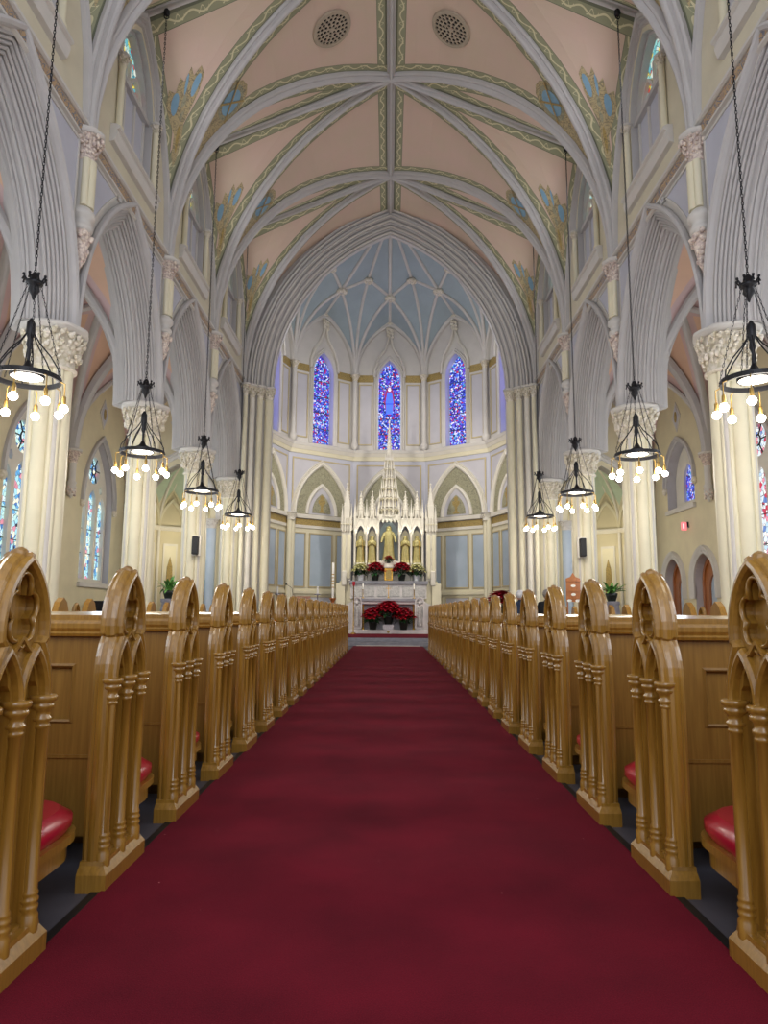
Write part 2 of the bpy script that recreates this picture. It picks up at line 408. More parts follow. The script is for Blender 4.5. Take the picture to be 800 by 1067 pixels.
def capital(mb, c, r0, r1, z0, z1, m='capital', mf=None, n=26, sq=False, seed=1, seg=16, arc=None):
    """bell with a ring at the foot, two rows of curled leaves and a moulded abacus"""
    rnd = random.Random(seed); h = z1 - z0; mf = mf or m
    lathe(mb, [(r0 * 1.0, z0), (r0 * 1.12, z0 + .03 * h), (r0 * 1.12, z0 + .07 * h), (r0 * 1.0, z0 + .1 * h), (r0 * 1.02, z0 + .4 * h), (r0 * 1.15, z0 + .65 * h), (r1 * .82, z0 + .84 * h)], m, c, seg)
    lathe(mb, [(r1 * .84, z0 + .83 * h), (r1 * .95, z0 + .85 * h), (r1 * .97, z0 + .89 * h), (r1 * 1.03, z0 + .91 * h), (r1 * 1.03, z0 + .97 * h), (r1 * .98, z1)], 'stone2', c, 32, True, 8, 0.035)
    for row, (zz, rr, cnt, sz) in enumerate(((.26, r0 * 1.08, n, .08), (.38, r0 * 1.16, n, .10), (.52, (r0 * 1.35 + r1 * .65) / 2, n, .11), (.64, (r0 * 1.1 + r1 * .95) / 2, int(n * 1.2), .11), (.75, r1 * .92, int(n * 1.3), .10))):
        for k in range(cnt):
            a = 2 * pi * (k + .5 * row) / cnt + rnd.uniform(-.08, .08)
            q = sz * h * rnd.uniform(.7, 1.2); r2 = rr * rnd.uniform(.95, 1.06)
            p = (c[0] + r2 * cos(a), c[1] + r2 * sin(a), c[2] + z0 + zz * h + rnd.uniform(-.04, .04) * h)
            ball(mb, p, q * .62, mf, 6, 4, (1, 1, .8 + .5 * rnd.random()))
            if r1 > .3: ball(mb, (p[0] + .5 * q * cos(a + 1), p[1] + .5 * q * sin(a + 1), p[2] + q * .5), q * .4, mf, 5, 3)

def tag(o, label=None, cat=None, group=None, kind=None):
    if label: o['label'] = label
    if cat: o['category'] = cat
    if group: o['group'] = group
    if kind: o['kind'] = kind
    return o
def thing(name, label, cat, loc=(0, 0, 0), group=None, rz=0.0, kind=None):
    o = bpy.data.objects.new(name, None); col.objects.link(o); o.location = loc; o.rotation_euler[2] = rz
    o.empty_display_size = 0.1
    return tag(o, label, cat, group, kind)
def copy_tree(o, loc=None, label=None, rz=None, kids=True):
    def rec(a, par):
        c = a.copy(); col.objects.link(c)
        if par: c.parent = par
        for ch in a.children: rec(ch, c)
        return c
    c = rec(o, None)
    if loc is not None: c.location = loc
    if label: c['label'] = label
    if rz is not None: c.rotation_euler[2] = rz
    return c
ORD = ['first', 'second', 'third', 'fourth', 'fifth', 'sixth', 'seventh', 'eighth', 'ninth', 'tenth', 'eleventh', 'twelfth', 'thirteenth', 'fourteenth', 'fifteenth', 'sixteenth', 'seventeenth', 'eighteenth', 'nineteenth', 'twentieth']
SIDE = {-1: 'left', 1: 'right'}
def structure(mb, name, parent=None, label=None):
    o = mb.build(name, parent)
    if not parent: o['kind'] = 'structure'
    if label: o['label'] = label
    return o

# ------------------------------------------------------------------ floor and platforms
XW, XN, YA = 8.5, 4.86, 22.37       # aisle wall, nave wall face, chancel arch plane
ZS = 8.55
fl = MB(); box(fl, -9.2, 9.2, -6, 31.5, -0.3, 0.0, 'slate'); structure(fl, 'floor', label='dark grey tiled church floor under the pews')
t = MB(); box(t, -1.092, 1.092, -5, 22.65, 0.001, 0.012, 'carpet')
tag(t.build('aisle_carpet'), 'long deep red carpet running down the centre aisle to the altar step', 'carpet')
for s in (-1, 1):
    t = MB(); box(t, s * 1.092, s * 1.13, -5, 22.6, 0.001, 0.008, 'black')
    tag(t.build('carpet_edge_strip'), 'black rubber edging strip along the %s edge of the aisle carpet' % SIDE[s], 'edging strip')
pf = MB()
box(pf, -4.7, 4.7, 22.7, 31.2, 0.0, 0.13, 'shelf', 0.01); box(pf, -4.7, 4.7, 22.98, 31.2, 0.13, 0.255, 'shelf', 0.01)
box(pf, -1.0, 1.0, 22.655, 22.7, 0.0, 0.03, 'white')
structure(pf, 'floor_sanctuary', label='grey stone sanctuary steps and raised floor before the altar')
t = MB(); box(t, -4.4, 4.4, 23.1, 27.3, 0.2555, 0.268, 'carpet')
tag(t.build('sanctuary_carpet'), 'red carpet covering the raised sanctuary floor in front of the altar', 'carpet')

# ------------------------------------------------------------------ nave side walls with arcade
def rolls(p, q, k, dep=.035):
    """row of small rolls parted by sharp grooves between two profile points (n, b)"""
    out = []; dx, dy = q[0] - p[0], q[1] - p[1]; L = sqrt(dx * dx + dy * dy); nx, ny = dy / L, -dx / L
    if nx > 0: nx, ny = -nx, -ny
    for i in range(k):
        big = 1.0 if i % 2 == 0 else .6
        for t_, o_ in ((.0, -.6), (.16, .25), (.5, .62 * big), (.84, .25), (1.0, -.6)):
            u = (i + t_ * .94 + .03) / k; out.append((p[0] + dx * u + nx * dep * o_, p[1] + dy * u + ny * dep * o_))
    return out
ARC_PROF = [(.36, -.02), (.44, .01), (.455, .05), (.45, .10), (.41, .125), (.37, .10), (.355, .05), (.35, .0), (.345, -.03)] + rolls((.33, .0), (.02, -.24), 6, .05) + rolls((0, -.27), (0, -.38), 2, .03)
ARC_PROF = ARC_PROF + [(a, -.8 - b) for a, b in ARC_PROF[::-1]]
arc_path = pointed(1.58, 2.82, 14, 0, 5.3)
arch_n = [0]
def wall_frame(s): return Fr((s * XN, 0, 0), (0, 1, 0), (-s, 0, 0))
for s in (-1, 1):
    fr = wall_frame(s)
    lo = MB(); up = MB()
    for bi, yb in enumerate(BAYS):
        outer = inset([(u + yb, v) for u, v in arc_path], .33)
        outer = [(max(yb - H, min(yb + H, u)), v) for u, v in outer]
        for b in (0.0, -0.8):
            vs = [fr.p(u, v, b) for u, v in outer] + [fr.p(u, 8.65, b) for u, v in outer]
            n = len(outer); lo.add(vs, [(i, i + 1, n + i + 1, n + i) for i in range(n - 1)], 'stone2' if b == 0 else 'yellow')
        # lilac spandrel fields, edged by a thin moulding
        for sd in (-1, 1):
            o2 = inset([(u, v) for u, v in arc_path], .55); half = [p for p in o2 if p[0] >= 0.5 and p[0] < H - .2]
            half = half[::1]
            poly = [(p[0], p[1]) for p in half] + [(H - .2, half[-1][1]), (H - .2, 8.34), (half[0][0], 8.34)]
            poly = [(yb + sd * u, v) for u, v in poly]
            if area2(poly) < 0: poly = poly[::-1]
            plate(lo, poly, [], fr, 0, 0.012, 'lilac')
            sweep(lo, poly, [(-.0, .0), (-.0, .03), (.035, .03), (.035, .0)], fr, 'stone2', closed=True)
        # carved arch, one trim each
        am = MB(); sweep(am, [(u + yb, v) for u, v in arc_path], ARC_PROF, fr, 'stone')
        arch_n[0] += 1
        structure(am, 'trim_%d' % arch_n[0], label='moulded grey pointed arcade arch, %s bay from the front, %s side of the nave' % (ORD[bi], SIDE[s]))
        # upper wall with window recess
        w0 = .86
        hole = pointed(w0, 1.35, 10, yb, 10.85, 9.45)
        outer = [(yb - H, 8.6), (yb + H, 8.6), (yb + H, 15.0), (yb - H, 15.0)]
        plate(up, outer, [hole[::-1]], fr, -0.5, 0.0, 'yellow2', 'stone')
        # arch moulding around the recess, colonettes, blank panels, sill
        win = MB(); head = pointed(w0, 1.35, 10, yb, 10.85)
        sweep(win, head, [(.27, -.02), (.27, .10), (.20, .12), (.18, .04), (.10, .05), (.08, -.04), (.02, -.03), (0, -.12), (-.06, -.12), (-.08, -.26), (-.14, -.26), (-.14, -.34), (.3, -.34)], fr, 'stone')
        for sd in (-1, 1):
            yc = yb + sd * (w0 + .06); cx = s * (XN - .06)
            lathe(win, [(.085, 9.43), (.085, 9.5), (.06, 9.55), (.06, 10.68), (.075, 10.7)], 'cream', (cx, yc, 0), 12)
            capital(win, (cx, yc, 0), .06, .12, 10.68, 10.92, 'capital', n=8, seed=3, seg=10)
        box(win, s * (XN + .17), s * (XN + .42), yb - w0, yb + w0, 9.45, 10.9, 'lilac')
        for k in range(4):
            yy = yb - w0 + .1 + k * (2 * w0 - .2) / 3
            box(win, s * (XN + .13), s * (XN + .18), yy - .03, yy + .03, 9.45, 10.85, 'stone2')
        box(win, s * (XN + .07), s * (XN + .32), yb - w0, yb + w0, 10.84, 10.94, 'stone')
        wf = structure(win, 'window_%d' % (bi + 1 + (0 if s < 0 else 5)), label='clerestory window over the %s arch of the %s nave wall, lilac panels below' % (ORD[bi], SIDE[s]))
        gl = MB()
        plate(gl, pointed(w0 - .08, 1.2, 8, yb, 10.85, 10.9), [], fr, -.26, -.25, 'gl_clere'); gl.build('glass', wf)
        tr = MB()
        sweep(tr, pointed(.30, .55, 8, yb - .36, 10.9), [(0, -.25), (0, -.17), (.06, -.17), (.06, -.25)], fr, 'stone2')
        sweep(tr, pointed(.30, .55, 8, yb + .36, 10.9), [(0, -.25), (0, -.17), (.06, -.17), (.06, -.25)], fr, 'stone2')
        box(tr, s * (XN + .17), s * (XN + .25), yb - .04, yb + .04, 10.9, 11.6, 'stone2'); tr.build('tracery', wf)
        sl = MB()
        loft(sl, [[fr.p(yb + q * e, z, b) for e, z, b in ((1, 9.46, -.3), (1, 9.44, .10), (1, 9.40, .17), (1, 9.35, .17), (1, 9.33, .12), (1, 9.27, .13), (1, 9.16, .10), (1, 9.12, .08), (1, 9.10, 0), (1, 9.10, -.05))] for q in (-1.12, 1.12)], 'stone2')
        sl.build('window_sill', wf)
    # string course with carved foliage
    y0, y1 = PIERS[0], YA
    for q, mm, pr in ((0, 'stone2', [(8.67, .0), (8.67, .12), (8.62, .12), (8.60, .08), (8.60, 0)]), (1, 'leafgold', [(8.60, 0), (8.60, .06), (8.53, .08), (8.46, .04), (8.46, 0)]), (2, 'stone2', [(8.46, 0), (8.46, .05), (8.42, .05), (8.40, 0)])):
        loft(lo, [[fr.p(y, z, b) for z, b in pr] for y in (y0, y1)], mm)
    structure(lo, 'wall_' + SIDE[s], label='%s nave wall above the arcade with lilac spandrels' % SIDE[s])
    structure(up, 'wall_upper_' + SIDE[s], label='%s clerestory wall in pale yellow plaster' % SIDE[s])

# ------------------------------------------------------------------ nave vault
def groin(mb, rb, xc, L, yb, h, zs, zr, zwl, zwr, mc, ms, mb_, bw, rprof, n=14, inl=True):
    """rib vault over one bay: main cells run across, side cells run to the walls"""
    rise = zr - zs; c = (rise * rise - L * L) / (2 * L); R = L + c; a1 = acos(max(-1, min(1, c / R)))
    ph = [a1 * i / n for i in range(n + 1)]
    pr = [(-c + R * cos(a), zs + R * sin(a)) for a in ph]
    pr[-1] = (0.0, zr)
    # insert the row where the ridge border starts
    k = next(i for i, p in enumerate(pr) if p[0] < bw)
    if pr[k][0] < bw - .02 and k > 0:
        a = acos(min(1, (bw + c) / R)); pr.insert(k, (bw, zs + R * sin(a)))
    D = sqrt(L * L + h * h)
    al = [0.0]
    for i in range(1, len(pr)): al.append(al[-1] + sqrt(((pr[i][0] - pr[i - 1][0]) * D / L) ** 2 + (pr[i][1] - pr[i - 1][1]) ** 2))
    for s in (-1, 1):
        zw = zwl if s < 0 else zwr
        rf = zw - zs; cf = (rf * rf - h * h) / (2 * h); Rf = h + cf
        def zf(d): return zs + sqrt(max(0, Rf * Rf - (d + cf) ** 2))
        for q in (-1, 1):
            # main cell
            wy = bw * D / L
            for i in range(len(pr) - 1):
                row = []
                for (x, z), a in ((pr[i], al[i]), (pr[i + 1], al[i + 1])):
                    y0 = h * x / L; g = h - y0; wb = min(g, wy)
                    ys = [y0, y0 + wb] + [y0 + wb + (g - wb) * t / 3 for t in (1, 2, 3)]
                    row.append([(xc + s * x, yb + q * yy, z) for yy in ys] + [a])
                for j in range(4):
                    A, B, Cc, Dd = row[0][j], row[0][j + 1], row[1][j + 1], row[1][j]
                    if j == 0: mm = mb_; uv = [(-.667, row[0][5]), (-.667 + 1.667 * min(1, (h - h * pr[i][0] / L) / wy), row[0][5] - min(wy, h - h * pr[i][0] / L) * h / D), (-.667 + 1.667 * min(1, (h - h * pr[i + 1][0] / L) / wy), row[1][5] - min(wy, h - h * pr[i + 1][0] / L) * h / D), (-.667, row[1][5])]
                    elif pr[i][0] <= bw + 1e-3: mm = mb_; ua, ub = (abs(A[0] - xc) / bw * 1.667 - .667, abs(Dd[0] - xc) / bw * 1.667 - .667); uv = [(ua, A[1]), (ua, B[1]), (ub, Cc[1]), (ub, Dd[1])]
                    else: mm = mc; uv = None
                    mb.add([A, B, Cc, Dd], [(0, 1, 2, 3)], mm, True, [uv] if uv else None)
            # side cell
            wx = bw * D / h
            rows = list(pr)
            xb = bw * L / h                      # x where d = bw
            kk = next((i for i, p in enumerate(rows) if p[0] < xb), None)
            if kk: rows.insert(kk, (xb, zs + R * sin(acos(min(1, (xb + c) / R)))))
            aa = 0
            for i in range(len(rows) - 1):
                a0 = aa; aa += sqrt(((rows[i + 1][0] - rows[i][0]) * D / L) ** 2 + (rows[i + 1][1] - rows[i][1]) ** 2)
                row = []
                for (x, z), a in ((rows[i], a0), (rows[i + 1], aa)):
                    d = h * x / L; g = L - x; wb = min(g, wx); we = max(0, min(g - wb, bw * .6)); zz = zf(d)
                    xs = [x, x + wb] + [x + wb + (g - wb - we) * t / 3 for t in (1, 2, 3)] + [L]
                    row.append([(xc + s * xx, yb + q * d, z + (zz - z) * ((xx - x) / g if g > 1e-6 else 0)) for xx in xs] + [a])
                for j in range(5):
                    A, B, Cc, Dd = row[0][j], row[0][j + 1], row[1][j + 1], row[1][j]
                    ridge = rows[i][0] <= xb + 1e-3
                    if j == 0: mm = mb_; uv = [(-.667, row[0][6]), (-.667 + 1.667 * min(1, (L - rows[i][0]) / wx), row[0][6] - min(wx, L - rows[i][0]) * L / D), (-.667 + 1.667 * min(1, (L - rows[i + 1][0]) / wx), row[1][6] - min(wx, L - rows[i + 1][0]) * L / D), (-.667, row[1][6])]
                    elif ridge: mm = mb_; ua, ub = (abs(A[1] - yb) / bw * 1.667 - .667, abs(Dd[1] - yb) / bw * 1.667 - .667); uv = [(ua, A[0]), (ua, B[0]), (ub, Cc[0]), (ub, Dd[0])]
                    elif j == 4: mm = mb_; uv = [(0, A[2]), (1, B[2]), (1, Cc[2]), (0, Dd[2])]
                    else: mm = ms; uv = None
                    mb.add([A, B, Cc, Dd], [(0, 1, 2, 3)], mm, True, [uv] if uv else None)
    # ribs
    full = [(-x * D / L, z) for x, z in pr] + [(x * D / L, z) for x, z in pr[-2::-1]]
    for q in (-1, 1):
        fr = Fr((xc, yb, 0), (L, q * h, 0), (-q * h, L, 0))
        sweep(rb, full, rprof, fr, 'stone', smooth=False)
    fr = Fr((xc, yb, 0), (1, 0, 0), (0, 1, 0))
    sweep(rb, [(-L, zwl), (0, zr), (L, zwr)], [(a * .8, b * .7) for a, b in rprof], fr, 'stone')
    return pr
NR = [(.03, -.13), (-.05, -.13), (-.08, -.10), (-.075, -.065), (-.14, -.05), (-.17, -.02), (-.17, .02), (-.14, .05), (-.075, .065), (-.08, .10), (-.05, .13), (.03, .13)]
ZR, ZW = 14.65, 12.65
ce = MB(); rb = MB()
for b in BAYS:
    pr = groin(ce, rb, 0, XN, b, H, ZS, ZR, ZW, ZW, 'peach', 'peach', 'band', .34, NR)
frR = Fr((0, 0, 0), (0, 1, 0), (-1, 0, 0))
sweep(rb, [(PIERS[0], ZR), (YA, ZR)], [(a * .9, b * .8) for a, b in NR], frR, 'stone')
RISE = ZR - ZS; CC = (RISE ** 2 - XN ** 2) / (2 * XN); RR = XN + CC
def vz(x): return ZS + sqrt(RR * RR - (abs(x) + CC) ** 2)
def zform(d):
    rf = ZW - ZS; cf = (rf * rf - H * H) / (2 * H); return ZS + sqrt(max(0, (H + cf) ** 2 - (d + cf) ** 2))
def arcx(sarc):
    """x and z after a given arc length up from the springing"""
    a = sarc / RR; return (-CC + RR * cos(a), ZS + RR * sin(a))
for s in (-1, 1):
    for b in BAYS:
        frw = Fr((s * XN, b, 0), (0, 1, 0), (-s, 0, 0)); pts = [(-H * (1 - i / 12), zform(H * (1 - i / 12))) for i in range(13)]; pts += [(-u, v) for u, v in pts[-2::-1]]
        sweep(rb, pts, [(.02, 0), (.02, .09), (-.03, .12), (-.09, .09), (-.10, .0)], frw, 'stone')
# painted ornaments on the webs above each pier, in the main cells
def blob(cx, cy, rx, ry, n=14): return [(cx + rx * cos(2 * pi * k / n), cy + ry * sin(2 * pi * k / n)) for k in range(n)]
def on_main(mb, poly, s, yp, m, off):
    # poly in (along pier axis y, arc length above springing)
    vs = []
    for u, v in poly:
        x, z = arcx(v); nx = (x + CC) / RR; nz = (z - ZS) / RR
        vs.append((s * (x - nx * off), yp + u, z - nz * off))
    mb.add(vs, tessellate_polygon([[V3((p[0], p[1], 0)) for p in poly]]), m)
def side_pt(s, yb, u, v, off):
    """side cell near the wall: u along y from the bay centre, v height"""
    return (s * (XN - off), yb + u, v)
for s in (-1, 1):
    for yp in PIERS[1:-1]:
        tear = [(0, 2.1)] + [(.16, 2.5), (.27, 3.0), (.40, 3.6), (.46, 3.95), (.38, 4.3), (.2, 4.55), (0, 4.62)]
        tear = tear + [(-u, v) for u, v in tear[-2:0:-1]]
        on_main(ce, tear, s, yp, 'tanp', .012)
        on_main(ce, blob(0, 4.05, .36, .44), s, yp, 'sage', .02)
        on_main(ce, blob(0, 4.05, .25, .33), s, yp, 'ovalb', .028)
        for dx, dv in ((.28, .36), (-.28, .36)):
            on_main(ce, [(-dx - .03, 4.05 - dv), (-dx + .03, 4.05 - dv), (dx + .03, 4.05 + dv), (dx - .03, 4.05 + dv)], s, yp, 'gold', .034)
    for b in BAYS:
        for q in (-1, 1):
            # crest ornament in the side cell, low between rib and wall: find points on the ruled surface
            def sp(u, v):
                # v along the cell from the springing (as distance from ridge line d), u from rib to wall
                d = H * (1 - v); x = XN * d / H; z = vz(x); g = XN - x; zz = zform(d)
                return V3((s * (x + g * u), b + q * d, z + (zz - z) * u - .02))
            def decal(poly, m, k=0):
                ce.add([sp(u, v) + V3((0, 0, -.008 * k)) for u, v in poly], tessellate_polygon([[V3((p[0], p[1], 0)) for p in poly]]), m)
            decal([(.70, .16), (.78, .15), (.84, .2), (.82, .27), (.88, .33), (.93, .43), (.90, .50), (.84, .46), (.81, .53), (.77, .49), (.73, .55), (.69, .49), (.64, .52), (.58, .46), (.57, .38), (.63, .31), (.68, .28), (.66, .22)], 'tanp')
            decal(blob(.64, .43, .042, .052, 12), 'ovalb', 1); decal(blob(.84, .41, .042, .052, 12), 'ovalb', 1); decal(blob(.745, .47, .014, .055, 8), 'ovalb', 1)
            decal(blob(.74, .36, .03, .06, 10), 'sage', 1); decal(blob(.75, .24, .035, .05, 10), 'gold', 1)
structure(ce, 'ceiling', label='peach ribbed nave vault with green scroll borders')
structure(rb, 'trim_20', label='grey moulded ribs of the nave vault')
# end of vault behind the piers nearest the camera stays open: the added rear fill and the world light enter there

# round grilles in the vault
for s in (-1, 1):
    yp = PIERS[3]
    g = thing('ceiling_vent', 'round pierced ceiling grille %s of the ridge rib, high in the vault' % ('left' if s < 0 else 'right'), 'vent', (0, 0, 0), 'round ceiling grilles')
    x0 = 1.36; x, z = x0, vz(x0); nx = (x + CC) / RR; nz = (z - ZS) / RR
    T = V3((s * -nz, 0, nx)); fr = Fr((s * (x - nx * .02), yp, z - nz * .02), (0, 1, 0), (-s * nx, 0, -nz), T)
    bk = MB(); plate(bk, blob(0, 0, .40, .40, 32), [], fr, -.01, 0, 'grille'); bk.build('backing', g)
    tr = MB()
    ci = blob(0, 0, .41, .41, 40)
    sweep(tr, ci[::-1], [(-.02, 0), (-.02, .04), (.05, .04), (.07, 0)], fr, 'bronze', closed=True)
    hs = []
    for (rr, cnt, hr) in ((0.09, 6, .036), (.175, 10, .044), (.265, 16, .043), (.35, 22, .041)):
        for k in range(cnt):
            a = 2 * pi * (k + .5 * (cnt % 4 == 2)) / cnt; hs.append(blob(rr * cos(a), rr * sin(a), hr, hr * .9, 7)[::-1])
    plate(tr, blob(0, 0, .4, .4, 40), hs, fr, .005, .03, 'bronze'); tr.build('grille', g)

# ------------------------------------------------------------------ piers, wall shafts
def pier_mesh(z1=4.68):
    m = MB()
    lathe(m, [(.19, .35), (.19, z1)], 'stone', n=16)
    for k in range(4):
        a = k * pi / 2; lathe(m, [(.12, .35), (.12, z1)], 'cream', (.195 * cos(a), .195 * sin(a), 0), 16)
        for q in (-1, 1):
            b = a + pi / 4 + q * .19; lathe(m, [(.038, .35), (.038, z1)], 'cream', (.262 * cos(b), .262 * sin(b), 0), 8)
        a += pi / 4; lathe(m, [(.055, .35), (.055, z1)], 'stone2', (.245 * cos(a), .245 * sin(a), 0), 10)
    lathe(m, [(.52, 0), (.52, .18), (.46, .22), (.46, .26), (.40, .32), (.36, .36)], 'cream', n=8, smooth=False, ph=pi / 8)
    return m
pier_sh = pier_mesh(); cap = MB(); capital(cap, (0, 0, 0), .31, .47, 4.62, 5.3, 'capital', n=22, seed=5, seg=24)
protoP = None
for s in (-1, 1):
    for i, yp in enumerate(PIERS[1:]):
        lab = 'cream clustered nave pier with carved capital, %s from the front on the %s side' % (ORD[i], SIDE[s])
        if protoP is None:
            protoP = thing('nave_pier', lab, 'column', (s * 5.1, yp, 0), 'cream nave piers'); pier_sh.build('shaft', protoP); cap.build('carved_capital', protoP)
        else: copy_tree(protoP, (s * 5.1, yp, 0), lab)
sh = MB(); lathe(sh, [(.13, 7.1), (.17, 7.14), (.17, 7.2), (.13, 7.24), (.14, 7.30), (.19, 7.34), (.19, 7.42), (.15, 7.46), (.125, 7.5), (.125, 8.3)], 'stone2', n=20)
sh2 = MB(); lathe(sh2, [(.10, 7.5), (.10, 8.28)], 'cream', (.07, .0, 0), 12); lathe(sh2, [(.06, 7.5), (.06, 8.28)], 'cream', (.06, .11, 0), 10); lathe(sh2, [(.06, 7.5), (.06, 8.28)], 'cream', (.06, -.11, 0), 10)
cp2 = MB(); capital(cp2, (0, 0, 0), .13, .25, 8.28, 8.78, 'rosecap', n=11, seed=8, seg=14)
cb = MB(); rnd = random.Random(4)
for k in range(34):
    t_ = rnd.random(); a = rnd.uniform(0, 2 * pi); r = .17 * (t_ ** .7)
    ball(cb, (r * cos(a), r * sin(a), 6.55 + t_ * .55), .045, 'rosecap', 6, 4)
lathe(cb, [(.01, 6.5), (.06, 6.6), (.12, 6.9), (.14, 7.12)], 'rosecap', n=12)
for q_ in (sh, sh2, cp2, cb): q_.xf(Matrix.Translation((0, 0, -.22)))
protoS = None
for s in (-1, 1):
    for i, yp in enumerate(PIERS[1:-1]):
        lab = 'corbelled wall shaft with rose-tinted capital above the %s pier of the %s arcade' % (ORD[i], SIDE[s])
        if protoS is None:
            protoS = thing('wall_shaft', lab, 'column', (s * (XN - .05), yp, 0), 'vault shafts on corbels'); sh.build('shaft', protoS); sh2.build('colonette', protoS); cp2.build('carved_capital', protoS); cb.build('corbel', protoS)
        else: copy_tree(protoS, (s * (XN - .05), yp, 0), lab, rz=0 if s < 0 else pi)

# ------------------------------------------------------------------ chancel arch
fr = Fr((0, YA, 0), (1, 0, 0), (0, -1, 0))
ca = pointed(3.9, 5.6, 18, 0, 8.4)
cw = MB(); out = inset(ca, .74); n = len(out)
cw.add([fr.p(u, v) for u, v in out] + [fr.p(u, 16) for u, v in out], [(i, i + 1, n + i + 1, n + i) for i in range(n - 1)], 'stone')
for s in (-1, 1):
    cw.add([fr.p(s * 4.6, 0), fr.p(s * 5.395, 0), fr.p(s * 5.395, 16), fr.p(s * 4.6, 16)], [(0, 1, 2, 3)], 'stone')
cpf = [(.78, 0), (.78, .06), (.74, .10), (.70, .06), (.68, 0)] + rolls((.67, .02), (.40, -.14), 3, .075) + rolls((.40, -.14), (.04, -.42), 5, .075) + [(0, -.46), (0, -.62), (.1, -.8), (.3, -.85), (.78, -.85)]
for n_, b_, r_ in ((.62, .05, .03), (.46, -.06, .03), (.33, -.15, .035), (.18, -.26, .03), (.05, -.37, .035)):
    sweep(cw, ca, [(n_ + r_ * cos(k * pi / 4), b_ + r_ * sin(k * pi / 4)) for k in range(8)], fr, 'stone2', smooth=True)
sweep(cw, ca, cpf, fr, 'stone')
structure(cw, 'wall_chancel', label='wall with the great moulded pointed chancel arch')
for s in (-1, 1):
    j = thing('arch_jamb', 'clustered %s jamb of the chancel arch with carved capitals' % SIDE[s], 'column', (0, 0, 0), 'chancel arch jambs')
    m = MB(); sweep(m, [(3.9, 0.0), (3.9, 8.0)] if s > 0 else [(-3.9, 0.0), (-3.9, 8.0)], [(a * (1 if s < 0 else -1) , b) for a, b in cpf], fr, 'stone2'); m.build('jamb', j)
    m = MB()
    for (x, y, r, mm) in ((4.0, YA + .28, .13, 'cream'), (4.25, YA + .05, .09, 'cream'), (4.48, YA - .1, .09, 'white'), (4.66, YA - .28, .07, 'cream')):
        lathe(m, [(r * 1.5, 0), (r * 1.5, .5), (r, .62), (r, 8.0)], mm, (s * x, y, 0), 14)
    m.build('colonette', j)
    m = MB()
    for (x, y, r) in ((4.0, YA + .28, .13), (4.25, YA + .05, .09), (4.48, YA - .1, .09), (4.66, YA - .28, .07)):
        capital(m, (s * x, y, 0), r, r + .09, 7.98, 8.42, 'capital', n=11, seed=int(x * 10), seg=12)
    m.build('carved_capital', j)

